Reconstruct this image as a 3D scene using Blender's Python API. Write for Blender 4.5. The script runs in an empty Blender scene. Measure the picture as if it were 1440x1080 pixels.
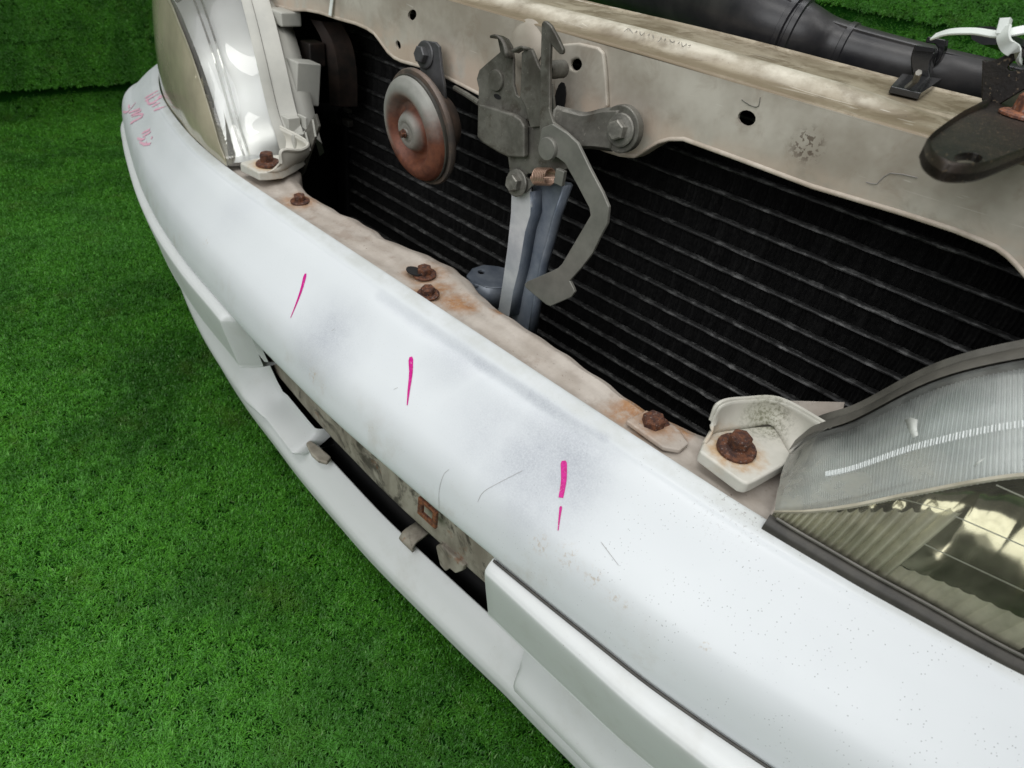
import bpy, bmesh, math, random
import numpy as np
from mathutils import Vector, Matrix
random.seed(7); rng = np.random.default_rng(7)
scene = bpy.context.scene
COL = scene.collection

# ------------------------------------------------------------------ camera (solved from the vanishing points of the photograph)
F_PX = 929.0
def _n(v): return v / np.linalg.norm(v)
_XL = _n(np.array([-1286., -884., F_PX])); _ZD = _n(np.array([-195., 1260., F_PX]))
_X = -_XL; _Z = -_ZD; _Z = _n(_Z - _X * (_X @ _Z)); _Y = np.cross(_Z, _X)
ROT = np.stack([_X, _Y, _Z])
CAM = np.array([.347, -.328, .747])
cam_data = bpy.data.cameras.new('camera'); cam = bpy.data.objects.new('camera', cam_data); COL.objects.link(cam)
cam_data.sensor_width = 36; cam_data.lens = F_PX / 1440 * 36; cam_data.clip_start = .02; cam_data.clip_end = 100
_r, _u, _b = ROT @ [1, 0, 0], ROT @ [0, -1, 0], ROT @ [0, 0, -1]
cam.matrix_world = Matrix(((_r[0], _u[0], _b[0], CAM[0]), (_r[1], _u[1], _b[1], CAM[1]), (_r[2], _u[2], _b[2], CAM[2]), (0, 0, 0, 1)))
cam_data.dof.use_dof = True; cam_data.dof.focus_distance = .46; cam_data.dof.aperture_fstop = 15
scene.camera = cam

# ------------------------------------------------------------------ light: indoor, soft ceiling panels; dim room
world = bpy.data.worlds.new('World'); scene.world = world; world.use_nodes = True
bg = world.node_tree.nodes['Background']; bg.inputs[0].default_value = (.95, .98, 1.0, 1); bg.inputs[1].default_value = .17
def area(name, loc, target, sx, sy, power, col):
    l = bpy.data.lights.new(name, 'AREA'); l.shape = 'RECTANGLE'; l.size = sx; l.size_y = sy; l.energy = power; l.color = col
    o = bpy.data.objects.new(name, l); COL.objects.link(o); o.location = loc
    o.rotation_euler = (Vector(target) - Vector(loc)).to_track_quat('-Z', 'Y').to_euler()
    return o
area('lit_ceiling', (.0, -.3, 3.0), (.0, -.3, 0), 5.0, 4.2, 50, (.985, .99, 1))
area('front_lamp', (.5, -2.5, 2.0), (0, 0, .45), 3.0, 1.6, 62, (.98, .99, 1))
area('ceiling_lamp', (.2, -.75, 2.6), (0, 0, .4), 1.6, .5, 18, (1, .985, .96))
area('ceiling_lamp_back', (-.5, .7, 2.7), (-.3, .2, .4), 1.8, .25, 12, (.97, .99, 1))
area('ceiling_lamp_right', (1.7, .3, 2.6), (.3, .3, .4), .5, 1.6, 12, (1, .98, .95))
scene.view_settings.view_transform = 'Standard'; scene.view_settings.look = 'None'
scene.view_settings.exposure = -.27; scene.view_settings.gamma = 1
scene.cycles.max_bounces = 8; scene.cycles.transparent_max_bounces = 12
scene.cycles.caustics_reflective = False; scene.cycles.caustics_refractive = False
scene.cycles.use_denoising = True

# ------------------------------------------------------------------ from a pixel of the photograph to a point on a real plane
def ray(px, py): return ROT @ np.array([(px - 720) / F_PX, (py - 540) / F_PX, 1.])
def atz(px, py, z): d = ray(px, py); return CAM + d * (z - CAM[2]) / d[2]
def aty(px, py, y): d = ray(px, py); return CAM + d * (y - CAM[1]) / d[1]
def atx(px, py, x): d = ray(px, py); return CAM + d * (x - CAM[0]) / d[0]
def xz(pts, y): return [(aty(a, b, y)[0], aty(a, b, y)[2]) for a, b in pts]
def xy(pts, z): return [(atz(a, b, z)[0], atz(a, b, z)[1]) for a, b in pts]

# ------------------------------------------------------------------ mesh helpers
class MB:
    def __init__(s): s.v = []; s.f = []
    def pts(s, P): i = len(s.v); s.v += [tuple(map(float, p)) for p in P]; return i
    def grid(s, rows, closed_u=False, flip=False):
        n = len(rows[0]); base = [s.pts(r) for r in rows]
        for i in range(len(rows) - 1):
            for j in range(n if closed_u else n - 1):
                k = (j + 1) % n
                q = (base[i] + j, base[i] + k, base[i + 1] + k, base[i + 1] + j)
                s.f.append(q[::-1] if flip else q)
        return s
    def face(s, P, flip=False):
        i = s.pts(P); q = tuple(range(i, i + len(P))); s.f.append(q[::-1] if flip else q); return s
    def box(s, c, h, R=None):
        P = []
        for dz in (-1, 1):
            for dx, dy in ((-1, -1), (1, -1), (1, 1), (-1, 1)):
                p = np.array([dx * h[0], dy * h[1], dz * h[2]])
                P.append((R @ p if R is not None else p) + np.array(c))
        i = s.pts(P)
        for q in ((3, 2, 1, 0), (4, 5, 6, 7), (0, 1, 5, 4), (1, 2, 6, 5), (2, 3, 7, 6), (3, 0, 4, 7)): s.f.append(tuple(i + a for a in q))
        return s
    def tube(s, path, r, n=10, cap=True):
        path = [np.array(p, float) for p in path]; rows = []; up = None
        for i, p in enumerate(path):
            t = path[min(i + 1, len(path) - 1)] - path[max(i - 1, 0)]; t = t / (np.linalg.norm(t) + 1e-12)
            if up is None:
                up = np.array([0, 0, 1.]) if abs(t[2]) < .9 else np.array([1., 0, 0])
            u = up - t * (t @ up); u /= np.linalg.norm(u); w = np.cross(t, u); up = u
            rr = r[i] if hasattr(r, '__len__') else r
            ra, rb = rr if hasattr(rr, '__len__') else (rr, rr)
            rows.append([p + u * math.cos(a) * ra + w * math.sin(a) * rb for a in np.linspace(0, 2 * math.pi, n, endpoint=False)])
        s.grid(rows, True, True)
        if cap: s.face(rows[0]); s.face(rows[-1], True)
        return s
    def lathe(s, prof, c, axis, n=32, up=(0, 0, 1), arc=2 * math.pi):
        a = _n(np.array(axis, float)); u = np.array(up, float); u = _n(u - a * (a @ u)); w = np.cross(a, u); rows = []
        for r, h in prof:
            rows.append([np.array(c) + a * h + (u * math.cos(t) + w * math.sin(t)) * max(r, 1e-5) for t in np.linspace(0, arc, n, endpoint=False)])
        s.grid(rows, True); return s
    def hexbolt(s, c, axis, r, flange=1.75, h=None, spin=0, washer=.25):
        a = _n(np.array(axis, float)); h = h or r * 1.0
        u = np.array([.3, .9, .2]); u = _n(u - a * (a @ u)); w = np.cross(a, u)
        def ring(rad, hh, n, sp=0): return [np.array(c) + a * hh + (u * math.cos(t + sp) + w * math.sin(t + sp)) * rad for t in np.linspace(0, 2 * math.pi, n, endpoint=False)]
        f = r * flange
        s.grid([ring(f, 0, 18), ring(f, r * washer * .6, 18), ring(f * .92, r * washer, 18), ring(r * .9, r * washer * 1.3, 18)], True)
        R1 = [ring(r * 1.02, r * washer * .5, 6, spin), ring(r, h * .86 + r * washer, 6, spin), ring(r * .86, h + r * washer, 6, spin)]
        s.grid(R1, True); s.face(R1[-1])
        rr = [ring(r * .62, h + r * washer + 1e-4, 12), ring(r * .5, h * .86 + r * washer, 12)]
        s.grid(rr, True); s.face(rr[-1])
        return s
    def plate(s, outline, fr, t, holes=()):
        """2D outline (a,b) with holes -> a plate t thick; fr(a,b,c) gives the 3D point, c is depth."""
        bm = bmesh.new(); es = []; loops = [list(outline)] + [list(h) for h in holes]
        for L in loops:
            vs = [bm.verts.new((p[0], p[1], 0)) for p in L]
            es += [bm.edges.new((vs[i], vs[(i + 1) % len(vs)])) for i in range(len(vs))]
        bmesh.ops.triangle_fill(bm, use_beauty=True, use_dissolve=False, edges=es)
        bm.verts.index_update(); bm.normal_update()
        V = [v.co.copy() for v in bm.verts]; i0 = s.pts([fr(v.x, v.y, 0) for v in V]); i1 = s.pts([fr(v.x, v.y, t) for v in V])
        for f in bm.faces:
            q = [v.index for v in f.verts]
            if f.normal.z < 0: q = q[::-1]
            s.f.append(tuple(i0 + a for a in q)); s.f.append(tuple(i1 + a for a in q[::-1]))
        k = 0
        for L in loops:
            n = len(L)
            for j in range(n):
                a, b = k + j, k + (j + 1) % n; s.f.append((i0 + a, i1 + a, i1 + b, i0 + b))
            k += n
        bm.free(); return s

def mirror(mb):
    m = MB(); m.v = [(-a, b, c) for a, b, c in mb.v]; m.f = [q[::-1] for q in mb.f]; return m

def obj(name, mb, mat, parent=None, smooth=True, bevel=0, seg=2, angle=35, subsurf=0, solid=0, recalc=True):
    me = bpy.data.meshes.new(name); me.from_pydata(mb.v, [], mb.f)
    bm = bmesh.new(); bm.from_mesh(me); bmesh.ops.remove_doubles(bm, verts=bm.verts, dist=1e-5)
    if recalc: bmesh.ops.recalc_face_normals(bm, faces=bm.faces)
    bm.to_mesh(me); bm.free()
    o = bpy.data.objects.new(name, me); COL.objects.link(o); me.materials.append(mat)
    if smooth:
        me.polygons.foreach_set('use_smooth', [True] * len(me.polygons))
        if subsurf == 0 and bevel == 0: me.set_sharp_from_angle(angle=math.radians(angle))
    if solid: md = o.modifiers.new('solid', 'SOLIDIFY'); md.thickness = solid; md.offset = -1
    if bevel:
        md = o.modifiers.new('bevel', 'BEVEL'); md.width = bevel; md.segments = seg; md.limit_method = 'ANGLE'; md.angle_limit = math.radians(angle); md.harden_normals = True
    if subsurf: md = o.modifiers.new('sub', 'SUBSURF'); md.levels = subsurf; md.render_levels = subsurf
    if parent: o.parent = parent
    return o
def tag(o, label=None, cat=None, group=None, kind=None):
    for k, v in (('label', label), ('category', cat), ('group', group), ('kind', kind)):
        if v: o[k] = v
    return o
def smooth_curve(P, n, closed=False):
    """Catmull-Rom through P, n points."""
    P = np.array(P, float); m = len(P)
    out = []
    for t in (np.linspace(0, m, n, endpoint=False) if closed else np.linspace(0, m - 1, n)):
        i = min(int(t), m - 1 if closed else m - 2); u = t - i
        g = (lambda k: P[k % m]) if closed else (lambda k: P[max(0, min(m - 1, k))])
        a, b, c, d = g(i - 1), g(i), g(i + 1), g(i + 2)
        if not closed:
            if i == 0: a = 2 * b - c
            if i >= m - 2: d = 2 * c - b
        out.append(.5 * ((2 * b) + (c - a) * u + (2 * a - 5 * b + 4 * c - d) * u * u + (3 * b - a - 3 * c + d) * u ** 3))
    return np.array(out)
def ellipse(cx, cy, rx, ry, n=14, rot=0):
    return [(cx + math.cos(t) * rx * math.cos(rot) - math.sin(t) * ry * math.sin(rot), cy + math.cos(t) * rx * math.sin(rot) + math.sin(t) * ry * math.cos(rot)) for t in np.linspace(0, 2 * math.pi, n, endpoint=False)]

# ------------------------------------------------------------------ materials
class NT:
    def __init__(s, name):
        s.m = bpy.data.materials.new(name); s.m.use_nodes = True; s.t = s.m.node_tree; s.b = s.t.nodes['Principled BSDF']; s.out = s.t.nodes['Material Output']
        s.geo = s.t.nodes.new('ShaderNodeNewGeometry').outputs['Position']
    def node(s, ty, **kw):
        n = s.t.nodes.new(ty)
        for k, v in kw.items(): setattr(n, k, v)
        return n
    def inp(s, sock, v):
        if isinstance(v, (int, float)): sock.default_value = v
        elif isinstance(v, (tuple, list)): sock.default_value = (*v, 1) if len(v) == 3 and sock.type == 'RGBA' else v
        else: s.t.links.new(v, sock)
    def noise(s, scale, detail=4, rough=.55, vec=None, dist=0, stretch=None):
        n = s.node('ShaderNodeTexNoise'); n.inputs['Scale'].default_value = scale; n.inputs['Detail'].default_value = detail; n.inputs['Roughness'].default_value = rough; n.inputs['Distortion'].default_value = dist
        v = vec or s.geo
        if stretch is not None:
            mp = s.node('ShaderNodeMapping'); s.inp(mp.inputs['Vector'], v); mp.inputs['Scale'].default_value = stretch; v = mp.outputs[0]
        s.inp(n.inputs['Vector'], v); return n.outputs['Fac']
    def voro(s, scale, feature='F1'):
        n = s.node('ShaderNodeTexVoronoi', feature=feature); n.inputs['Scale'].default_value = scale; s.inp(n.inputs['Vector'], s.geo); return n.outputs['Distance']
    def ramp(s, fac, a, b, lo=0., hi=1.):
        n = s.node('ShaderNodeMapRange', interpolation_type='SMOOTHSTEP'); s.inp(n.inputs[0], fac); n.inputs[1].default_value = a; n.inputs[2].default_value = b; n.inputs[3].default_value = lo; n.inputs[4].default_value = hi
        return n.outputs[0]
    def math(s, op, a, b=0.):
        n = s.node('ShaderNodeMath', operation=op); s.inp(n.inputs[0], a); s.inp(n.inputs[1], b); return n.outputs[0]
    def mix(s, fac, a, b, mode='MIX'):
        n = s.node('ShaderNodeMix', data_type='RGBA', blend_type=mode); s.inp(n.inputs[0], fac); s.inp(n.inputs[6], a); s.inp(n.inputs[7], b); return n.outputs[2]
    def near(s, p, r0, r1, wob=0., wscale=60.):
        """1 inside r0 of point p, 0 beyond r1, with a ragged edge."""
        n = s.node('ShaderNodeVectorMath', operation='DISTANCE'); s.inp(n.inputs[0], s.geo); n.inputs[1].default_value = tuple(map(float, p)); d = n.outputs['Value']
        if wob: d = s.math('ADD', d, s.math('MULTIPLY', s.math('SUBTRACT', s.noise(wscale, 4, .65), .5), wob))
        return s.ramp(d, r0, r1, 1, 0)
    def near_line(s, a, b, r0, r1, wob=0., wscale=60.):
        """1 within r0 of the segment a-b, 0 beyond r1, with a ragged edge."""
        a, b = np.array(a, float), np.array(b, float); ab = b - a
        d = s.node('ShaderNodeVectorMath', operation='SUBTRACT'); s.inp(d.inputs[0], s.geo); d.inputs[1].default_value = tuple(a)
        t = s.node('ShaderNodeVectorMath', operation='DOT_PRODUCT'); s.t.links.new(d.outputs[0], t.inputs[0]); t.inputs[1].default_value = tuple(ab / (ab @ ab))
        c = s.node('ShaderNodeClamp'); s.t.links.new(t.outputs['Value'], c.inputs[0])
        sc = s.node('ShaderNodeVectorMath', operation='SCALE'); sc.inputs[0].default_value = tuple(ab); s.t.links.new(c.outputs[0], sc.inputs['Scale'])
        di = s.node('ShaderNodeVectorMath', operation='DISTANCE'); s.t.links.new(d.outputs[0], di.inputs[0]); s.t.links.new(sc.outputs[0], di.inputs[1]); v = di.outputs['Value']
        if wob: v = s.math('ADD', v, s.math('MULTIPLY', s.math('SUBTRACT', s.noise(wscale, 4, .65), .5), wob))
        return s.ramp(v, r0, r1, 1, 0)
    def bump(s, h, strength=.3, dist=.001):
        n = s.node('ShaderNodeBump'); n.inputs['Strength'].default_value = strength; n.inputs['Distance'].default_value = dist; s.inp(n.inputs['Height'], h); s.t.links.new(n.outputs[0], s.b.inputs['Normal'])
    def fin(s, col, rough=.5, metal=0., spec=.5, **kw):
        s.inp(s.b.inputs['Base Color'], col); s.inp(s.b.inputs['Roughness'], rough); s.inp(s.b.inputs['Metallic'], metal); s.inp(s.b.inputs['Specular IOR Level'], spec)
        for k, v in kw.items(): s.inp(s.b.inputs[k], v)
        return s.m

def any_of(n, L):
    r = L[0]
    for q in L[1:]: r = n.math('MAXIMUM', r, q)
    return r

ZT = .492          # top of the grille panel under the bumper flange
def m_bumper():
    n = NT('white_bumper_paint')
    white = n.mix(n.ramp(n.noise(5, 3), .35, .7), (.675, .705, .72), (.64, .67, .69))
    # grey overspray clouds where the paint was touched up, plus painted crease shade
    cl = []
    spots = [(455, 478, .75, .045), (775, 650, 1., .050), (800, 625, .9, .028), (735, 655, .7, .035), (740, 700, .6, .03), (690, 590, .5, .04), (640, 505, .4, .03), (500, 350, .2, .02), (330, 300, .2, .04)]
    cr = [on_bumper(*p, .001) for p in ((535, 416), (600, 462), (670, 508), (745, 556), (800, 592), (850, 614))]
    for k_, w in zip(range(5), (.35, .5, .65, .85, .8)): cl.append(n.math('MULTIPLY', n.near_line(cr[k_], cr[k_ + 1], .0, .0085, .006, 70), w))  # shade of the flange crease painted as a darker line
    for px, py, w, r in spots: cl.append(n.math('MULTIPLY', n.near(on_bumper(px, py, .001), .0, r * 1.25, .016, 45), w))
    cloud = n.math('MULTIPLY', any_of(n, cl), n.math('MULTIPLY', n.ramp(n.noise(30, 5, .6), .25, .7, .5, 1), n.ramp(n.noise(900, 3, .7), .3, .65, .55, 1)))
    col = n.mix(n.math('MULTIPLY', cloud, .95), white, (.29, .31, .36))
    zz = n.node('ShaderNodeSeparateXYZ'); n.inp(zz.inputs[0], n.geo)
    fl_ = n.math('MULTIPLY', n.ramp(zz.outputs[2], .4915, .4945), n.ramp(n.noise(40, 5, .65), .3, .65, .25, .8))
    col = n.mix(fl_, col, (.50, .52, .50))
    # fine black specks, mostly on the right half
    x = n.node('ShaderNodeSeparateXYZ'); n.inp(x.inputs[0], n.geo)
    side = n.ramp(x.outputs[0], .10, .30, .25, 1)
    sp = n.math('MULTIPLY', n.ramp(n.voro(420), .10, .16, 1, 0), n.math('MULTIPLY', n.ramp(n.noise(55, 3), .44, .58), side))
    col = n.mix(n.math('MULTIPLY', sp, .55), col, (.12, .12, .12))
    # grime along the lower roll
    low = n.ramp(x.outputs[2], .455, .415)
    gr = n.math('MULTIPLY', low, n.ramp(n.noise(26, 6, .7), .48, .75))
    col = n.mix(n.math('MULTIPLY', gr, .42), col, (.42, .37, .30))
    st = any_of(n, [n.near(on_bumper(*p, .001), a, b, .006, 220) for p, a, b in (((440, 528), .002, .008), ((454, 545), .0, .006), ((992, 908), .001, .0042), ((835, 812), .0, .010), ((862, 842), .0, .007), ((882, 855), .0, .005), ((800, 785), .0, .012), ((760, 765), .0, .010), ((520, 600), .0, .006), ((290, 340), .0, .008))])
    col = n.mix(n.math('MULTIPLY', st, n.ramp(n.noise(340, 4, .7), .50, .64, .0, .55)), col, (.42, .31, .19))
    # scuffed dirt beside the right lamp and along the rear flange
    ed = n.math('MULTIPLY', n.near(atz(1045, 710, .495), .0, .034, .016, 90), n.ramp(n.noise(520, 3, .7), .58, .66))
    col = n.mix(n.math('MULTIPLY', ed, .6), col, (.13, .10, .08))
    n.bump(n.noise(700, 2), .03, .0005)
    return n.fin(col, n.ramp(n.noise(30, 4), .3, .7, .36, .50), 0, .42, **{'Coat Weight': .15, 'Coat Roughness': .2})
def m_white_low():
    n = NT('white_valance_paint')
    col = n.mix(n.math('MULTIPLY', n.ramp(n.noise(22, 5, .65), .5, .78), .35), (.67, .69, .685), (.45, .44, .39))
    sp = n.math('MULTIPLY', n.ramp(n.voro(300), .06, .11, 1, 0), n.ramp(n.noise(40, 3), .55, .65))
    col = n.mix(n.math('MULTIPLY', sp, .5), col, (.2, .17, .13))
    return n.fin(col, .42, 0, .45)
def m_panel():          # dusty pinkish-beige painted steel, rust round the bolts
    n = NT('dusty_beige_panel')
    col = n.mix(n.ramp(n.noise(45, 6, .65), .3, .75), (.36, .315, .27), (.49, .445, .395))
    col = n.mix(n.math('MULTIPLY', n.ramp(n.noise(22, 6, .7), .52, .68), .5), col, (.22, .16, .12))
    rs = any_of(n, [n.near((bx, by, ZT), r0, r1, .016, 90) for bx, by, r0, r1 in BOLT_RUST])
    rs = n.math('MULTIPLY', rs, n.ramp(n.noise(140, 6, .75), .30, .56, .25, 1))
    col = n.mix(rs, col, n.mix(n.noise(220, 4), (.20, .085, .035), (.44, .25, .12)))
    sp = n.math('MULTIPLY', n.ramp(n.noise(330, 3, .7), .66, .72), .7)
    col = n.mix(sp, col, (.16, .12, .10))
    n.bump(n.noise(160, 4), .25, .0008)
    return n.fin(col, .62, 0, .35)
def m_rail():
    n = NT('dull_rail_paint')
    col = n.mix(n.ramp(n.noise(11, 5, .6), .36, .64), (.34, .30, .245), (.56, .525, .455))
    col = n.mix(n.math('MULTIPLY', n.ramp(n.noise(40, 6, .7, dist=.6), .5, .75), .55), col, (.27, .21, .155))
    sc = n.ramp(n.noise(35, 2, .5, stretch=(.3, 3, 3), dist=2), .705, .72)
    col = n.mix(n.math('MULTIPLY', sc, .4), col, (.65, .62, .56))
    x = n.node('ShaderNodeSeparateXYZ'); n.inp(x.inputs[0], n.geo)
    lo = n.math('MULTIPLY', n.ramp(n.noise(60, 4), .3, .6), n.ramp(x.outputs[2], .650, .626, 0, .75))
    col = n.mix(lo, col, (.56, .44, .34))
    sm = n.math('MULTIPLY', n.near(aty(1135, 205, .08), .004, .013, .006, 300), n.ramp(n.noise(420, 2), .52, .58))
    col = n.mix(n.math('MULTIPLY', sm, .8), col, (.10, .07, .05))
    n.bump(n.noise(240, 4), .15, .0006)
    return n.fin(col, n.ramp(n.noise(30), .3, .7, .34, .52), .15, .5)
def m_railtop():
    n = NT('dusty_rail_top')
    col = n.mix(n.ramp(n.noise(16, 6, .65), .3, .75), (.20, .16, .105), (.40, .35, .26))
    col = n.mix(n.math('MULTIPLY', n.ramp(n.noise(34, 7, .72, dist=.8), .46, .62), .85), col, (.15, .115, .07))
    col = n.mix(n.math('MULTIPLY', n.ramp(n.noise(300, 4, .75), .60, .70), .8), col, (.09, .065, .045))
    col = n.mix(n.math('MULTIPLY', n.ramp(n.noise(60, 2, .5, stretch=(.3, 3, 3), dist=2), .68, .70), .5), col, (.62, .58, .5))
    x = n.node('ShaderNodeSeparateXYZ'); n.inp(x.inputs[0], n.geo)
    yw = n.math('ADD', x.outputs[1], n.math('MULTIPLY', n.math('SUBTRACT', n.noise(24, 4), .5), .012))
    rib_highlight = n.math('MULTIPLY', n.math('MULTIPLY', n.ramp(yw, .096, .106), n.ramp(yw, .132, .120)), n.ramp(x.outputs[0], .25, .21))
    col = n.mix(n.math('MULTIPLY', rib_highlight, n.ramp(n.noise(26, 6, .7), .36, .62, .25, .9)), col, (.64, .60, .50))  # highlight on the rib painted into the colour as a paler band
    dk = n.math('MULTIPLY', n.ramp(yw, .098, .088), n.ramp(n.noise(30, 4), .3, .6, .3, .9))
    col = n.mix(dk, col, (.20, .155, .10))
    n.bump(n.noise(260, 4), .2, .0006)
    return n.fin(col, .5, .1, .45)
def m_simple(name, a, b, rough=.5, metal=0., scale=40, bump=.15, spec=.45, bs=300):
    n = NT(name); col = n.mix(n.ramp(n.noise(scale, 5, .65), .3, .72), a, b)
    if bump: n.bump(n.noise(bs, 4), bump, .0005)
    return n.fin(col, rough, metal, spec)
def m_rust(name='rusty_bolt', dark=1.):
    n = NT(name); col = n.mix(n.ramp(n.noise(260, 5, .7), .35, .7), (.045 * dark, .022 * dark, .018 * dark), (.17 * dark, .065 * dark, .03 * dark))
    col = n.mix(n.math('MULTIPLY', n.ramp(n.noise(600, 3), .6, .7), .5), col, (.35, .30, .28))
    n.bump(n.noise(700, 4), .5, .0008); return n.fin(col, .7, .2, .4)
def m_horn(c, axis):
    n = NT('rusty_horn_face')
    c = np.array(c); up = np.array([0, 0, 1.]); d = n.node('ShaderNodeVectorMath', operation='SUBTRACT'); n.inp(d.inputs[0], n.geo); d.inputs[1].default_value = tuple(c)
    dt = n.node('ShaderNodeVectorMath', operation='DOT_PRODUCT'); n.t.links.new(d.outputs[0], dt.inputs[0]); dt.inputs[1].default_value = (-.45, 0, .95)
    ln = n.node('ShaderNodeVectorMath', operation='LENGTH'); n.t.links.new(d.outputs[0], ln.inputs[0]); r = ln.outputs['Value']
    grey = n.mix(n.noise(120, 4), (.20, .20, .18), (.31, .31, .285))
    low = n.ramp(n.math('ADD', dt.outputs['Value'], n.math('MULTIPLY', n.math('SUBTRACT', n.noise(70, 4), .5), .03)), .022, -.020)
    ring = n.math('MULTIPLY', n.ramp(r, .014, .019), n.ramp(r, .036, .029))
    rust = n.math('MAXIMUM', n.math('MULTIPLY', ring, n.ramp(n.math('ADD', dt.outputs['Value'], n.math('MULTIPLY', n.noise(50, 3), .02)), .055, .02, .35, 1)), n.math('MULTIPLY', low, n.ramp(r, .012, .02, .25, 1)))
    rc = n.mix(n.ramp(n.noise(90, 5, .7), .3, .7), (.085, .022, .012), (.20, .062, .030))
    col = n.mix(n.math('MULTIPLY', rust, .95), grey, rc)
    n.bump(n.noise(300, 4), .2, .0005)
    return n.fin(col, .5, .15, .4)
def m_lens(name='clear_lens', haze=(.75, .78, .72), h=.12, tint=(.93, .94, .88), rough=.04, yellow=0, dirt=None):
    n = NT(name); t = n.t
    tr = n.node('ShaderNodeBsdfTransparent'); tr.inputs[0].default_value = (*tint, 1)
    gl = n.node('ShaderNodeBsdfGlossy'); gl.inputs['Roughness'].default_value = rough; gl.inputs['Color'].default_value = (1, 1, 1, 1)
    df = n.node('ShaderNodeBsdfDiffuse')
    n.inp(df.inputs[0], n.mix(n.ramp(n.noise(9 if yellow else 30, 4), .4, .7), haze, tuple(c * .72 for c in haze)))
    hz = n.math('MULTIPLY', n.ramp(n.noise(38, 5, .65), .3, .75, 1.0 if yellow else .5, 1.15 if yellow else 1.6), h)
    if dirt:
        dm = any_of(n, [n.math('MULTIPLY', n.near(p, .0, r, .05, 26), n.ramp(n.noise(45, 5, .7), .3, .65, .25, .55)) for p, r in dirt]); hz = n.math('MAXIMUM', hz, dm)
        n.inp(df.inputs[0], n.mix(dm, haze, (.34, .30, .20)))
    fr = n.node('ShaderNodeFresnel'); fr.inputs[0].default_value = 1.5
    m1 = n.node('ShaderNodeMixShader'); n.inp(m1.inputs[0], hz); t.links.new(tr.outputs[0], m1.inputs[1]); t.links.new(df.outputs[0], m1.inputs[2])
    m2 = n.node('ShaderNodeMixShader'); t.links.new(fr.outputs[0], m2.inputs[0]); t.links.new(m1.outputs[0], m2.inputs[1]); t.links.new(gl.outputs[0], m2.inputs[2])
    t.links.new(m2.outputs[0], n.out.inputs['Surface']); return n.m
def m_grass(name, a, b, c):
    n = NT(name); at = n.node('ShaderNodeAttribute', attribute_name='blade'); r = at.outputs['Fac']
    col = n.mix(r, a, b)
    col = n.mix(n.math('MULTIPLY', n.ramp(n.noise(4.5, 6, .7), .42, .62), .8), col, c)
    col = n.mix(n.math('MULTIPLY', n.ramp(n.noise(13, 5, .65), .54, .70), .35), col, (.07, .12, .014))
    col = n.mix(n.math('MULTIPLY', n.ramp(n.noise(38, 3, .6), .56, .68), .4), col, (.10, .34, .045))
    col = n.mix(n.ramp(r, .93, .97, 0, .55), col, (.26, .38, .17))
    col = n.mix(n.math('MULTIPLY', n.ramp(n.noise(2.2, 4, .6), .48, .66), .25), col, (.10, .34, .045))
    return n.fin(col, .42, 0, .28)

M = {}
def m_latch():
    n = NT('grimy_latch_metal'); col = n.mix(n.ramp(n.noise(38, 6, .7), .3, .7), (.095, .090, .077), (.185, .178, .155))
    col = n.mix(n.math('MULTIPLY', n.ramp(n.noise(70, 6, .7, dist=.8), .5, .7), .7), col, (.060, .048, .036))
    col = n.mix(n.math('MULTIPLY', n.ramp(n.noise(420, 3, .7), .64, .70), .6), col, (.30, .28, .24))
    x = n.node('ShaderNodeSeparateXYZ'); n.inp(x.inputs[0], n.geo)
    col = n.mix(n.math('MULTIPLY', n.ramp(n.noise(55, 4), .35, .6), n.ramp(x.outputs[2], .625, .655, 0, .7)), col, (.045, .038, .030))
    n.bump(n.noise(300, 4), .2, .0006); return n.fin(col, n.ramp(n.noise(50, 4), .3, .7, .38, .6), .3, .45)
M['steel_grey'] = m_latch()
M['lever_grey'] = m_simple('grey_lever_metal', (.165, .163, .145), (.235, .23, .205), .46, .3, 50)
M['zinc'] = m_simple('dull_zinc', (.13, .125, .11), (.26, .25, .22), .45, .4, 160)
M['dark_steel'] = m_simple('dark_bracket_steel', (.06, .06, .06), (.10, .10, .105), .45, .3, 60)
M['black_plastic'] = m_simple('black_plastic', (.010, .010, .012), (.020, .020, .022), .38, 0, 30)
M['black_rubber'] = m_simple('black_hose', (.013, .013, .016), (.040, .038, .038), .36, 0, 22)
M['void'] = m_simple('void_black', (.006, .006, .007), (.012, .011, .011), .8, 0, 20)  # flat black standing in for unlit gaps and holes
M['clip'] = m_simple('glossy_black_plastic', (.010, .010, .011), (.016, .016, .017), .14, 0, 30, 0, .6)
M['brown_dark'] = m_simple('dark_rusty_brown', (.012, .010, .009), (.045, .028, .021), .6, 0, 40)
M['blue_steel'] = m_simple('blue_grey_painted_steel', (.12, .145, .19), (.26, .29, .33), .38, .2, 32)
M['stay_lit'] = m_simple('worn_lit_stay_steel', (.42, .44, .47), (.66, .67, .68), .4, .2, 26)  # paler copy of the stay steel: light on the front flange painted in
M['rust'] = m_rust(); M['rust_light'] = m_rust('orange_rust', 2.2)
M['housing'] = m_simple('grey_beige_housing', (.40, .40, .365), (.48, .475, .43), .48, 0, 20)
M['housing_dark'] = m_simple('dirty_housing_edge', (.075, .072, .062), (.15, .142, .122), .40, 0, 30)
M['gasket'] = m_simple('dark_lamp_gasket', (.028, .026, .022), (.06, .055, .045), .5, 0, 60)
M['copper'] = m_simple('copper_spring', (.40, .26, .19), (.55, .38, .29), .35, .7, 90)
M['tie_white'] = m_simple('white_nylon', (.70, .74, .70), (.78, .81, .78), .35, 0, 30)
M['fin'] = m_simple('black_fin', (.007, .007, .0075), (.020, .0195, .019), .6, 0, 260, .1, .3)
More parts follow.
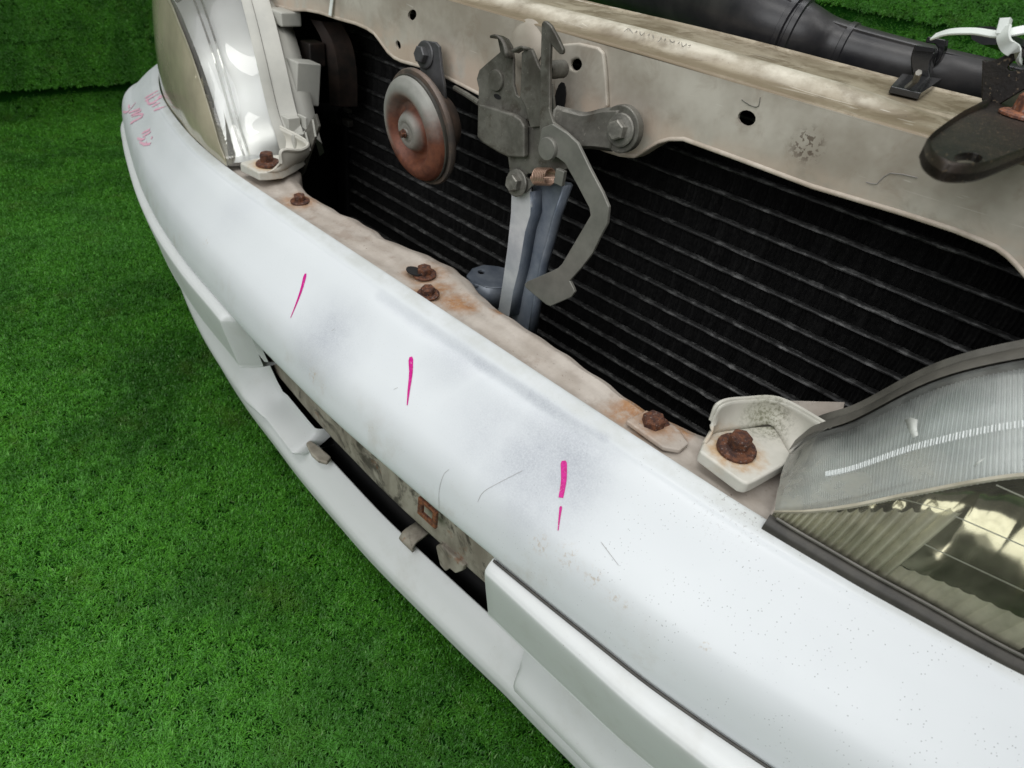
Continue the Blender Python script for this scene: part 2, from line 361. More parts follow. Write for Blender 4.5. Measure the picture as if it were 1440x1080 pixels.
def m_beam():
    n = NT('dirty_beam'); col = n.mix(n.ramp(n.noise(30, 5, .65, stretch=(1, 1, .4)), .35, .65), (.42, .385, .32), (.24, .21, .17))
    col = n.mix(n.math('MULTIPLY', n.ramp(n.noise(16, 6, .7, dist=1.2), .50, .62), .85), col, (.05, .042, .034))
    col = n.mix(n.math('MULTIPLY', n.ramp(n.noise(22, 5, .7), .60, .70), .7), col, (.22, .085, .03))
    n.bump(n.noise(200, 4), .3, .0008); return n.fin(col, .65, 0, .3)
M['beam'] = m_beam()
M['chrome'] = m_simple('chrome', (.80, .80, .78), (.86, .86, .84), .10, 1., 12, 0)
M['reflector'] = m_simple('olive_reflector', (.30, .285, .215), (.44, .42, .34), .13, 1., 30, 0)
M['cream'] = m_simple('cream_rib', (.76, .74, .60), (.82, .80, .70), .3, 0, 40)
M['silver'] = m_simple('silvered_panel', (.66, .68, .68), (.76, .78, .79), .36, .65, 8, 0)
def m_prism():
    n = NT('cream_lens_prism'); t = n.t; tr = n.node('ShaderNodeBsdfTransparent'); tr.inputs[0].default_value = (.96, .95, .86, 1); n.fin((.84, .82, .70), .22, 0, .6)
    ms = n.node('ShaderNodeMixShader'); n.inp(ms.inputs[0], n.ramp(n.noise(60, 4), .3, .7, .6, .92)); t.links.new(tr.outputs[0], ms.inputs[1]); t.links.new(n.b.outputs[0], ms.inputs[2]); t.links.new(ms.outputs[0], n.out.inputs['Surface']); return n.m
M['prism'] = m_prism()
M['bead'] = m_simple('pale_bead', (.50, .52, .48), (.66, .68, .64), .3, 0, 60, 0)
M['crease'] = m_simple('dirty_crease', (.36, .33, .25), (.54, .50, .40), .35, 0, 50, 0)
M['skirt'] = m_simple('pale_cream_skirt', (.70, .67, .50), (.78, .75, .60), .35, 0, 40, 0)
M['flute'] = m_simple('silvery_flutes', (.74, .785, .77), (.90, .925, .915), .22, .1, 14, 0)
def m_pen():
    n = NT('magenta_pen'); col = n.mix(n.ramp(n.noise(500, 4, .7, stretch=(1, 1, .3)), .3, .7), (.46, .0, .17), (.62, .01, .28))
    col = n.mix(n.math('MULTIPLY', n.ramp(n.noise(900, 3, .7, stretch=(1, 1, .35)), .60, .68), .5), col, (.70, .45, .58)); return n.fin(col, .45, 0, .4)
M['pen'] = m_pen()
M['pen_faded'] = m_simple('faded_pink_pen', (.74, .36, .48), (.76, .52, .60), .5, 0, 300, 0)
M['hair'] = m_simple('dark_hair', (.22, .21, .20), (.34, .32, .30), .6, 0, 60, 0)
def m_tube():
    n = NT('worn_tube_edge'); col = n.mix(n.ramp(n.noise(160, 4, .7, stretch=(.6, 1, 1)), .45, .75), (.036, .036, .036), (.20, .20, .195))
    n.bump(n.noise(500, 3), .4, .001); return n.fin(col, .5, .15, .4)
M['tube'] = m_tube()
def m_blackdirty():
    n = NT('dusty_black_bracket'); col = n.mix(n.ramp(n.noise(30, 5, .65), .35, .75), (.009, .007, .006), (.030, .021, .015))
    col = n.mix(n.ramp(n.noise(650, 3, .65), .62, .68, 0, .55), col, (.26, .19, .12)); n.bump(n.noise(500, 3), .3, .0006); return n.fin(col, .5, .1, .4)
M['blackdirty'] = m_blackdirty()
def m_ear():            # pale plastic ear with mould and rust
    n = NT('mouldy_plastic_ear'); col = n.mix(n.ramp(n.noise(40, 4), .3, .7), (.50, .49, .43), (.60, .58, .52))
    for sx in (1, -1):
        c0 = np.array(EAR_BOLT) * [sx, 1, 1]
        ru = n.math('MULTIPLY', n.near(c0, .008, .022, .016, 160), n.ramp(n.noise(260, 4, .7), .25, .6, .4, 1))
        col = n.mix(n.math('MULTIPLY', ru, .9), col, n.mix(n.noise(300, 3), (.36, .17, .05), (.58, .38, .17)))
    mo = n.math('MULTIPLY', n.near(aty(1075, 590, .03), .006, .026, .02, 120), n.ramp(n.noise(420, 4, .75), .42, .62))
    col = n.mix(n.math('MULTIPLY', mo, .85), col, (.10, .095, .06))
    gn = n.near(aty(1060, 580, .03), .0, .03, .02, 60)
    col = n.mix(n.math('MULTIPLY', gn, .45), col, (.26, .27, .18))
    return n.fin(col, .5, 0, .4)

# ------------------------------------------------------------------ setting: turf floor and turf-covered walls
FZ = .08; WX = -1.90; BY = 1.35
g1, g2, g3 = (.011, .080, .004), (.105, .36, .030), (.018, .085, .007)
M['turf'] = m_grass('turf_blades', g1, g2, g3)
M['turf_base'] = m_simple('turf_backing', (.006, .040, .004), (.010, .058, .006), .9, 0, 60, .15, .05)
def sheet(name, P, nu, nv, wob):
    mb = MB(); rows = []
    for v in np.linspace(0, 1, nv):
        rows.append([P(u, v) for u in np.linspace(0, 1, nu)])
    mb.grid(rows); return mb
floor_mb = sheet('floor', lambda u, v: (-2.6 + 6.6 * u, -2.2 + 4.2 * v, FZ), 2, 2, 0)
fl = tag(obj('floor', floor_mb, M['turf_base'], smooth=False), 'green artificial turf floor', None, None, 'structure')
def wave(z): return .025 * math.sin(z * 6.0 + .6)
def wall_x(z): return WX + wave(z) - .05 * math.exp(-z * 6)
wl = MB(); wl.grid([[(wall_x(z), y, FZ + z) for y in np.linspace(-2.2, 2.0, 12)] for z in np.linspace(-.01, 2.2, 60)], flip=True)
tag(obj('wall_left', wl, M['turf_base'], recalc=False), 'turf covered wall', None, None, 'structure')
wb = MB(); wb.grid([[(x, BY + .02 * math.sin(z * 7 + x), FZ + z) for x in np.linspace(-2.6, 4.0, 20)] for z in np.linspace(-.01, 2.2, 30)], flip=False)
tag(obj('wall_back', wb, M['turf_base'], recalc=False), 'turf covered wall', None, None, 'structure')

PS = .12                # one woven patch of turf; patches tile the sheet at random quarter turns
def patch(name, seed, n_tuft, nb, L):
    r = random.Random(seed); V = []; Fc = []; Cv = []
    for _ in range(n_tuft):
        cx, cy, hue = r.uniform(-PS / 2, PS / 2), r.uniform(-PS / 2, PS / 2), r.random()
        ta = r.uniform(0, 6.283)
        for k in range(nb):
            a = r.uniform(0, 6.283); d = r.uniform(0, .0062); a2 = r.uniform(0, 6.283)
            l = L * r.uniform(.6, 1.15); w = r.uniform(.00045, .0008); curl = r.uniform(.3, 1.6); th = r.uniform(.0, .6)
            p = [cx + math.cos(a) * d, cy + math.sin(a) * d, 0.]; sx, sy = -math.sin(a2), math.cos(a2); b0 = len(V); c = min(1, max(0, hue * .6 + r.random() * .4))
            for i in range(4):
                ww = (w, w, w * .8, w * .15)[i]
                V.append((p[0] - sx * ww, p[1] - sy * ww, p[2])); V.append((p[0] + sx * ww, p[1] + sy * ww, p[2])); Cv += [c, c]
                st = l / 3; p = [p[0] + st * math.cos(a2) * math.sin(th), p[1] + st * math.sin(a2) * math.sin(th), p[2] + st * math.cos(th)]; th += curl * .8
            for i in range(3): Fc.append((b0 + 2 * i, b0 + 2 * i + 1, b0 + 2 * i + 3, b0 + 2 * i + 2))
    me = bpy.data.meshes.new(name); me.from_pydata(V, [], Fc); me.materials.append(M['turf'])
    at = me.attributes.new('blade', 'FLOAT', 'POINT'); at.data.foreach_set('value', Cv); return me
def turf(name, pts, label, euler, seed):
    """one stuff object: turf patches instanced on its vertices with geometry nodes"""
    me = bpy.data.meshes.new(name); me.from_pydata(pts, [], []); me.materials.append(M['turf']); o = bpy.data.objects.new(name, me); COL.objects.link(o)
    ng = bpy.data.node_groups.new(name, 'GeometryNodeTree')
    ng.interface.new_socket('Geometry', in_out='INPUT', socket_type='NodeSocketGeometry'); ng.interface.new_socket('Geometry', in_out='OUTPUT', socket_type='NodeSocketGeometry')
    N = ng.nodes; Lk = ng.links.new
    gi = N.new('NodeGroupInput'); go = N.new('NodeGroupOutput'); iop = N.new('GeometryNodeInstanceOnPoints'); Lk(gi.outputs[0], iop.inputs['Points'])
    join = N.new('GeometryNodeGeometryToInstance')
    for t in TUFTS:
        oi = N.new('GeometryNodeObjectInfo'); oi.inputs['Object'].default_value = t; oi.inputs['As Instance'].default_value = True; Lk(oi.outputs['Geometry'], join.inputs[0])
    Lk(join.outputs[0], iop.inputs['Instance']); iop.inputs['Pick Instance'].default_value = True
    ri = N.new('FunctionNodeRandomValue'); ri.data_type = 'INT'; ri.inputs['Min'].default_value = 0 if False else 0
    ri.inputs[4].default_value = 0; ri.inputs[5].default_value = 3; ri.inputs['Seed'].default_value = seed
    mu = N.new('ShaderNodeMath'); mu.operation = 'MULTIPLY'; Lk(ri.outputs[2], mu.inputs[0]); mu.inputs[1].default_value = math.pi / 2
    cx = N.new('ShaderNodeCombineXYZ'); Lk(mu.outputs[0], cx.inputs[2]); e1 = N.new('FunctionNodeEulerToRotation'); Lk(cx.outputs[0], e1.inputs[0])
    e0 = N.new('FunctionNodeEulerToRotation'); e0.inputs[0].default_value = euler
    al = N.new('FunctionNodeRotateRotation'); al.rotation_space = 'LOCAL'; Lk(e0.outputs[0], al.inputs[0]); Lk(e1.outputs[0], al.inputs[1]); Lk(al.outputs[0], iop.inputs['Rotation'])
    rl = N.new('GeometryNodeRealizeInstances') if False else None
    Lk(iop.outputs[0], go.inputs[0])
    md = o.modifiers.new('turf', 'NODES'); md.node_group = ng
    tag(o, label, None, None, 'stuff'); return o
TUFTS = [bpy.data.objects.new('grass_tuft', patch('grass_tuft', 30 + k, 720, 13, .0082)) for k in range(5)]     # never linked to the scene: only the node trees use them
ar = lambda a, b: np.arange(a, b, PS)
turf('floor_grass', [(x, y, FZ + .001) for x in ar(-2.2, 1.3) for y in ar(-1.0, 1.4)], 'short green artificial grass covering the floor', (0, 0, 0), 1)
turf('wall_grass', [(wall_x(z) + .001 + .006 * math.sin(y * 5 + z * 3), y, FZ + z) for y in ar(-1.0, 1.4) for z in ar(.03, 1.9)], 'green artificial grass covering the wall on the left', (0, math.pi / 2, 0), 2)
turf('back_wall_grass', [(x, BY - .001 + .02 * math.sin(z * 7 + x), FZ + z) for x in ar(-2.1, 1.6) for z in ar(.03, 1.9)], 'green artificial grass covering the wall behind the front end', (math.pi / 2, 0, 0), 3)

# ------------------------------------------------------------------ the front end
car = bpy.data.objects.new('car_front_end', None); COL.objects.link(car); car.location = (0, 0, 0)
tag(car, 'cut-off white car front end with headlights and bumper, grille and bonnet missing', 'car part')
def part(name, label=None, loc=None):
    e = bpy.data.objects.new(name, None); COL.objects.link(e); e.parent = car
    if label: e['label'] = label
    return e

# --- bumper: plan curves (front lower edge F, rear flange edge A), swept with a profile
PLAN_R = [(0, -.1145, 0, -.037), (.1, -.1128, .1, -.037), (.18, -.1100, .175, -.037), (.25, -.1060, .245, -.0365), (.31, -.1010, .30, -.035), (.40, -.0850, .385, -.027), (.50, -.059, .475, -.010),
        (.60, -.029, .565, .014), (.70, .004, .655, .047), (.785, .036, .735, .085), (.835, .075, .785, .125), (.858, .13, .81, .18), (.866, .20, .82, .25), (.868, .36, .822, .40)]
PLAN_L = [(0, -.1145, 0, -.037), (.08, -.1115, .08, -.037), (.15, -.1075, .145, -.037), (.22, -.1005, .21, -.037), (.30, -.0925, .295, -.0355), (.40, -.0765, .385, -.027), (.50, -.054, .475, -.010),
        (.60, -.026, .565, .014), (.70, .005, .655, .047), (.785, .036, .735, .085), (.835, .075, .785, .125), (.858, .13, .81, .18), (.866, .20, .82, .25), (.868, .36, .822, .40)]
full = [(-a, b, -c, d) for a, b, c, d in PLAN_L[:0:-1]] + PLAN_R
PC = smooth_curve(full, 241)
S_ARC = PC
def plan_at(x):
    """front edge point and inward normal at signed x of the front curve"""
    i = int(np.argmin(np.abs(PC[:, 0] - x))); return plan_i(i)
def plan_i(i):
    a, b = PC[max(i - 1, 0)], PC[min(i + 1, len(PC) - 1)]; t = _n((b - a)[:2]); return PC[i, :2], np.array([-t[1], t[0]])
PROF = [(1.0, .478), (1.0, .4935), (.985, .4958), (.90, .4945), (.83, .4928), (.79, .4905), (.74, .4880), (.62, .4812), (.48, .4718), (.34, .4624), (.23, .4548), (.13, .4462), (.055, .4350), (.010, .4215), (-.003, .4130), (.008, .4065), (.06, .4045), (.22, .4045)]
def bump_pt(i, a, z):
    fx, fy, ax, ay = PC[i]; drop = .012 * max(0, (abs(fx) - .45) / .4) ** 1.5
    z -= .0026 * math.exp(-((a - .745) / .055) ** 2) * math.exp(-((fx - .09) / .11) ** 4) + .0016 * math.exp(-((a - .60) / .13) ** 2) * math.exp(-((fx - .17) / .05) ** 2)
    return (fx + (ax - fx) * a, fy + (ay - fy) * a, z - drop * (1 if a > .3 else a / .3 if a > 0 else 0))
mb = MB(); PR = smooth_curve(PROF, 70)
mb.grid([[bump_pt(i, a, z) for i in range(len(PC))] for a, z in PR])
from mathutils.bvhtree import BVHTree
BV = BVHTree.FromPolygons([Vector(v) for v in mb.v], mb.f)
def on_bumper(px, py, lift=.0004):
    d = Vector(ray(px, py)).normalized(); h = BV.ray_cast(Vector(CAM), d)
    if h[0] is None: return None if lift < .001 else np.array(BV.find_nearest(Vector(atz(px, py, .49)))[0])
    n = h[1]
    if n.dot(d) > 0: n = -n
    return np.array(h[0] + n * lift)
bumper = obj('bumper', mb, m_bumper(), car)
bumper['label'] = 'white painted plastic bumper with magenta pen marks'
def stroke(mb_, pts, w0, w1, n=16, lift=.0004):
    """flat pen stroke lying on the bumper skin: pts in photograph pixels, widths in metres"""
    P = smooth_curve(pts, n); Q = [on_bumper(*p, lift) for p in P]
    if any(q is None for q in Q): return
    Q = np.array(Q); rows = []
    for i, q in enumerate(Q):
        t = _n(Q[min(i + 1, n - 1)] - Q[max(i - 1, 0)]); h = BV.find_nearest(Vector(q)); nn = np.array(h[1]); s_ = np.cross(t, nn); s_ /= np.linalg.norm(s_) + 1e-9
        u = i / (n - 1); w = (w0 + (w1 - w0) * u) * (.55 if i == 0 else 1) * .5
        rows.append([q - s_ * w, q + s_ * w])
    mb_.grid(rows)
for pts, w0, w1 in (([(430, 385), (424, 408), (416, 430), (409, 447)], .0034, .0006), ([(578, 502), (578, 525), (575, 550), (573, 570)], .0040, .0008), ([(793, 648), (793, 675), (789, 700)], .0042, .0030), ([(789, 712), (787, 728), (785, 746)], .0018, .0006)):
    k = MB(); stroke(k, pts, w0, w1); obj('pen_mark', k, M['pen'], bumper)
# faded pink handwriting on the far corner, four short words
def word(pxs):
    k = MB()
    for s_ in pxs: stroke(k, s_, .0034, .0034, 8, .0005)
    if k.v: obj('handwriting', k, M['pen_faded'], bumper)
def L(x, y): return (160 + x / 9., 100 + y / 9.)
word([[L(395, 345), L(560, 250)], [L(400, 380), L(600, 270)], [L(420, 350), L(440, 410)], [L(450, 430), L(610, 330)], [L(430, 415), L(520, 400), L(600, 310)], [L(490, 450), L(590, 400)], [L(510, 500), L(680, 440)], [L(675, 405), L(690, 450)]])
word([[L(190, 430), L(200, 470)], [L(120, 515), L(180, 515), L(280, 400)], [L(190, 530), L(330, 480)], [L(220, 560), L(350, 500)], [L(230, 580), L(300, 550), L(370, 550), L(360, 580), L(230, 650)], [L(215, 660), L(250, 650)]])
word([[L(90, 620), L(100, 690)], [L(95, 700), L(150, 720), L(110, 760)], [L(120, 800), L(190, 820)], [L(130, 840), L(165, 880)]])
word([[L(360, 790), L(460, 740)], [L(370, 830), L(470, 770)], [L(300, 850), L(360, 870), L(400, 850)], [L(330, 900), L(400, 930), L(470, 920)], [L(380, 950), L(420, 900)], [L(480, 840), L(490, 850)]])
for pts in ([(672, 706), (680, 692), (700, 680), (735, 662)], [(618, 716), (618, 690), (624, 668), (632, 660)], [(845, 762), (870, 795)], [(466, 466), (472, 462)], [(554, 548), (560, 545)]):
    k = MB(); stroke(k, pts, .00026, .00018, 12); obj('scratch', k, M['hair'], bumper)

# lower parts of the bumper: blank side panels, valance ridge, lip
def sweep(i0, i1, prof, n=24, end=None):
    P = smooth_curve(prof, n); rows = []
    for d, z in P:
        row = []
        for i in range(i0, i1 + 1):
            f, nn = plan_i(i); row.append((f[0] + nn[0] * d, f[1] + nn[1] * d, z))
        rows.append(row)
    return rows
ix = lambda x: int(np.argmin(np.abs(PC[:, 0] - x)))
M['low'] = m_white_low()
def shift(rows, fn):
    return [[(x, y + fn(x), z) for x, y, z in r] for r in rows]
rsh = lambda x: -.055 * max(0, min(x, .45) - .18)          # the near side sits a little proud of the far side
PPAN = [(.030, .4035), (.010, .4035), (.004, .4030), (-.002, .4010), (-.0055, .3975), (-.0062, .393), (-.003, .376), (.002, .353), (.0045, .342), (.0070, .3385), (.030, .337)]
for s_ in (1, -1):
    i0, i1 = (ix(.180), len(PC) - 1) if s_ > 0 else (0, ix(-.192))
    rows = shift(sweep(i0, i1, PPAN, 60), rsh)
    # inner end that turns back into the opening
    for r in rows:
        e = np.array(r[0] if s_ > 0 else r[-1]); ext = [tuple(e + np.array([-s_ * .0022, .0016, 0])), tuple(e + np.array([-s_ * .0042, .005, 0])), tuple(e + np.array([-s_ * .0085, .010, 0])), tuple(e + np.array([-s_ * .014, .018, .001]))] if s_ < 0 else [tuple(e + np.array([-s_ * .0022, .0016, 0])), tuple(e + np.array([-s_ * .0034, .006, 0])), tuple(e + np.array([-s_ * .005, .022, 0]))]
        if s_ > 0: r[:0] = ext[::-1]
        else: r.extend(ext)
    k = MB(); k.grid(rows); obj('side_panel', k, M['low'], bumper, angle=38)
PRID = [(.052, .338), (.050, .318), (.044, .298), (.036, .280), (.030, .267), (.0250, .256), (.0245, .248), (.028, .242), (.05, .239)]
for s_ in (1, -1):
    i0, i1 = (ix(.20), len(PC) - 1) if s_ > 0 else (0, ix(-.145))
    rows = shift(sweep(i0, i1, PRID, 32), rsh)
    if s_ < 0: rows = [[(x, y + .008 * min(1, max(0, (x + .25) / .04)), .241 + (z - .241) * (1 - .75 * min(1, max(0, (x + .27) / .05))) if z > .241 else z) for x, y, z in r] for r in rows]
    for r in rows:
        e = np.array(r[0] if s_ > 0 else r[-1]); tp = max(0, (r[0][2] - .262) / .076)
        o_ = .020 * tp if s_ > 0 else 0
        ext = [tuple(e + np.array([-s_ * (.003 + o_), .002, 0])), tuple(e + np.array([-s_ * (.006 + o_), .008, -.001])), tuple(e + np.array([-s_ * (.008 + o_), .026, -.002]))]
        if s_ > 0: r[:0] = ext[::-1]
        else: r.extend(ext)
    k = MB(); k.grid(rows); obj('valance_ridge', k, M['low'], bumper, angle=45)
k = MB(); k.tube([plan_i(i)[0].tolist() + [.4040] for i in range(ix(.18), ix(.62))], .0009, 6); obj('seam', k, M['gasket'], bumper)
PLIP = [(.0600, .232), (.0595, .2445), (.0585, .2470), (.0565, .2465), (.050, .2400), (.0440, .2310), (.0385, .2225), (.0365, .2180), (.0358, .2120), (.0372, .2050), (.0392, .1970), (.0425, .1905), (.0480, .1860), (.062, .165), (.075, .128)]
k = MB(); k.grid(shift(sweep(0, len(PC) - 1, PLIP, 52), rsh)); obj('lip', k, M['low'], bumper, angle=60)

# --- reinforcement beam behind the opening
beam = part('reinforcement_beam', 'dirty beige steel beam showing in the bumper opening')
PB = [(.11, .425), (.105, .40), (.10, .365), (.095, .352), (.075, .350), (.064, .349), (.0610, .345), (.0600, .330), (.0600, .305), (.0610, .285), (.064, .272), (.080, .268)]
i0, i1 = ix(-.62), ix(.62)
k = MB(); k.grid(sweep(i0, i1, PB, 40)); obj('beam', k, M['beam'], beam, angle=50)
def frY(y0, sgn=1): return lambda a, b, c: (a, y0 + c * sgn, b)
# rust-edged slot frame, hanging bracket tabs and small bolts on the beam
k = MB(); c0 = aty(606, 718, -.062); k.plate([(c0[0] - .012, c0[2] - .010), (c0[0] + .012, c0[2] - .010), (c0[0] + .012, c0[2] + .010), (c0[0] - .012, c0[2] + .010)], frY(c0[1] - .004), .003, [[(c0[0] - .006, c0[2] - .005), (c0[0] - .006, c0[2] + .006), (c0[0] + .007, c0[2] + .006), (c0[0] + .007, c0[2] - .005)]]); k.v = [(a, b - .001, c) for a, b, c in k.v]; obj('slot_frame', k, M['rust_light'], beam, bevel=.0006)
def tab(px, py, z, w, d, h, m='beam'):
    c = atz(px, py, z); k = MB()
    pr = [(-d, 0), (0, -.001), (.004, -.005), (.006, -h * .6), (.004, -h)]
    k.grid([[(c[0] + x, c[1] - a, c[2] + b) for x in np.linspace(-w, w, 4)] for a, b in smooth_curve(pr, 10)]); return obj('bracket_tab', k, M[m], beam, solid=.003, bevel=0)
tab(577, 752, .262, .009, .016, .014)
def lug(pts, y=None, z=None, t=.006, m='beam', bev=.0018):
    k = MB()
    if z is None: k.plate(xz(pts, y), frY(y), t)
    else: k.plate(xy(pts, z), lambda a, b, c: (a, b, z - c), t)
    return obj('bracket', k, M[m], beam, bevel=bev, seg=3)
lug([(612, 768), (620, 766), (632, 778), (652, 796), (650, 803), (640, 807), (632, 800), (626, 804), (618, 794)], y=-.056)
lug([(430, 622), (436, 618), (450, 628), (466, 642), (460, 650), (448, 647), (438, 638)], z=.256, t=.005)

# --- grille panel (beige tie bar on which the rusty bolts sit)
EAR_BOLT = atz(1035, 632, .507)
BOLTS = [(422, 283, .0055), (597, 386, .0060), (602, 414, .0055), (917, 600, .0072)]
BOLT_RUST = [(*atz(a, b, ZT)[:2], .003, .025) for a, b, r in BOLTS] + [(*atz(660, 432, ZT)[:2], .0, .014), (*atz(890, 575, ZT)[:2], .004, .016), (*atz(620, 405, ZT)[:2], .0, .018), (*atz(640, 425, ZT)[:2], .002, .022), (*atz(875, 580, ZT)[:2], .0, .018), (*atz(945, 590, ZT)[:2], .0, .018), (*atz(960, 610, ZT)[:2], .0, .012), (*atz(700, 440, ZT)[:2], .0, .010)]
gp = part('grille_panel', 'dusty beige steel panel with rusty bolts behind the bumper')
rear = [(-.36, .035), (-.33, .03), (-.27, .028), (-.245, .012), (-.231, .006), (-.205, .001), (-.185, .003), (-.160, .003), (-.142, .008), (-.11, .0085), (-.095, .006), (-.08, .010), (-.05, .018), (-.02, .021), (.0, .018), (.02, .011), (.042, .005), (.065, .004), (.09, .003), (.124, .002), (.150, -.001), (.167, -.001), (.18, -.0045), (.20, -.0045), (.22, .000), (.24, .006), (.255, .012), (.27, .03), (.30, .05), (.36, .06)]
xs = np.linspace(-.36, .36, 220); ry = np.interp(xs, [p[0] for p in rear], [p[1] for p in rear])
rows = []
def yf(x): return -.043 + .19 * max(0, abs(x) - .27) ** 1.1
def dz(x, t): # shallow pressings: raised rib along the rear, dips between the bolts
    return .0026 * math.exp(-((t - .80) / .07) ** 2) + .0005 * math.sin(x * 55) * math.exp(-((t - .5) / .25) ** 2) - .0015 * math.exp(-((t - .35) / .12) ** 2)
for t in list(np.linspace(0, 1, 18)):
    rows.append([(x, yf(x) + (r - yf(x)) * t + .0006 * math.sin(x * 210) * t, ZT + dz(x, t) - (.0015 if t > .97 else 0) - .003 * max(0, 1 - t * 5)) for x, r in zip(xs, ry)])
for h in (.003, .008, .02): rows.append([(x, r + .0008 + h * .05 + .0007 * math.sin(x * 210), ZT - h) for x, r in zip(xs, ry)])
k = MB(); k.grid(rows); panel_mat = m_panel(); obj('panel', k, panel_mat, gp, angle=40)
# embossed crease strip, raised pad near the right bolt
for a, b, r in BOLTS:
    c = atz(a, b, ZT + .001); k = MB(); k.hexbolt(c, (.02, -.12, 1), r, 1.62, r * .95, random.random()); obj('bolt', k, M['rust'], gp, angle=30)
k = MB(); c = atz(935, 608, ZT + .002); k.plate([(c[0] - .022, c[1] - .012), (c[0] + .008, c[1] - .014), (c[0] + .016, c[1] - .008), (c[0] + .016, c[1] + .002), (c[0] + .006, c[1] + .008), (c[0] - .02, c[1] + .008)], lambda a, b, c_: (a, b, ZT + .0015 + .002 - c_), .0035); obj('pad', k, panel_mat, gp, bevel=.0012)
k = MB(); c = atz(583, 384, ZT + .001); k.plate(ellipse(c[0], c[1], .0085, .0058, 16), lambda a, b, c_: (a, b, ZT + .0032 - c_), .001); obj('slot', k, M['void'], gp)
# pale side gusset behind the right lamp ear
k = MB(); P = [aty(1045, 563, .045), aty(1188, 567, .06), aty(1180, 600, .05), aty(1110, 640, .03), aty(1050, 600, .035)]
k.face(P); obj('gusset', k, panel_mat, gp, solid=.002)
k = MB(); P = [atz(1060, 660, .487), atz(1105, 620, .487), atz(1098, 680, .487), atz(1090, 745, .487), atz(1050, 700, .487)]
k.face(P); obj('gusset', k, panel_mat, gp, solid=.002)

# --- condenser / radiator
RY = .172
rad = part('radiator', 'black radiator core with pale horizontal tube edges')
x0, x1 = aty(492, 220, RY)[0], .47
z_tube0 = .5205; pitch = .0195
zt_list = [z_tube0 + pitch * k for k in range(6, -9, -1)]
k = MB(); k.box(((x0 + x1) / 2, RY + .012, .455), ((x1 - x0) / 2, .003, .20)); obj('core_back', k, M['void'], rad, smooth=False)
tube_me = None
for z in zt_list:
    k = MB(); nseg = 150; rows = []
    r = random.Random(int(z * 1e5))
    for y_, zz in ((.004, .0015), (-.0004, .0015), (-.0016, .0007), (-.0018, -.0006), (-.0008, -.0015), (.004, -.0015)):
        rows.append([(x, RY + y_ + (r.random() - .5) * .0006, z + zz + (r.random() - .5) * .0006 + .0002 * math.sin(x * 9 + z * 70)) for x in np.linspace(x0, x1, nseg)])
    k.grid(rows); obj('tube', k, M['tube'], rad, angle=60)
# corrugated fins between the tubes, one strip per gap
for z in zt_list[:-1]:
    k = MB(); xsf = np.linspace(x0, x1, 520); top, bot = z - .0016, z - pitch + .0016
    f_ = [(x, RY + .0015 + (.0034 if j % 2 else 0) + .0016 * random.random()) for j, x in enumerate(xsf)]
    k.grid([[(x, y, top) for x, y in f_], [(x + .0006, y + .0004, (top + bot) / 2) for x, y in f_], [(x, y, bot) for x, y in f_]])
    obj('fin_strip', k, M['fin'], rad, smooth=False)
k = MB(); k.box((x0 - .012, RY + .006, .44), (.0115, .012, .22)); obj('side_tank', k, M['black_plastic'], rad, bevel=.004)
c = aty(463, 160, RY - .012); k = MB(); k.tube([c + np.array([-.03, -.005, -.003]), c, c + np.array([.022, .004, .002])], [.010, .013, .011], 14); obj('hose_stub', k, M['black_rubber'], rad)
k = MB(); k.box(aty(489, 172, RY - .004), (.007, .004, .004)); obj('tank_clip', k, M['zinc'], rad, bevel=.001)
k = MB(); k.box(aty(489, 155, RY - .004), (.006, .003, .0025)); obj('tank_clip', k, M['zinc'], rad, bevel=.001)
# added black sheets that block light round and behind the core
sh = part('blackout_and_frame')
k = MB(); k.box((.0, RY + .032, .43), (.50, .003, .21)); obj('back_blackout', k, M['void'], sh, smooth=False)
k = MB(); k.box((.0, .10, .25), (.50, .12, .003)); obj('bottom_blackout', k, M['void'], sh, smooth=False)
k = MB(); k.grid(sweep(ix(-.62), ix(.62), [(.076, .30), (.080, .20), (.080, .11)], 4)); obj('front_blackout', k, M['void'], sh, smooth=False)  # black sheet added so the gap under the beam reads dark
for s_ in (-1, 1):
    k = MB(); k.box((s_ * .47, .12, .42), (.003, .11, .23)); obj('side_panel', k, M['void'], sh, smooth=False)  # black sheet added to keep the gap beside the core dark
    k = MB(); k.box((s_ * .40, .25, .20), (.03, .20, .05)); obj('frame_rail', k, M['brown_dark'], sh, bevel=.006)
    k = MB(); k.box((s_ * .36, .34, .115), (.03, .05, .035)); obj('support_foot', k, M['brown_dark'], sh, bevel=.004)
# rusty inner wing seen past the left lamp
k = MB(); P = smooth_curve([aty(452, 30, .11), aty(468, 60, .115), aty(476, 100, .12), aty(478, 150, .125)], 14)
k.grid([[p + np.array([-.03, .01, 0]) for p in P], [p + np.array([-.012, -.006, 0]) for p in P], [p for p in P], [p + np.array([.006, .02, 0]) for p in P]]); obj('inner_wing', k, M['brown_dark'], sh)
k = MB(); k.box(aty(440, 75, .10), (.010, .01, .012)); obj('wiring_plug', k, M['brown_dark'], sh, bevel=.002)

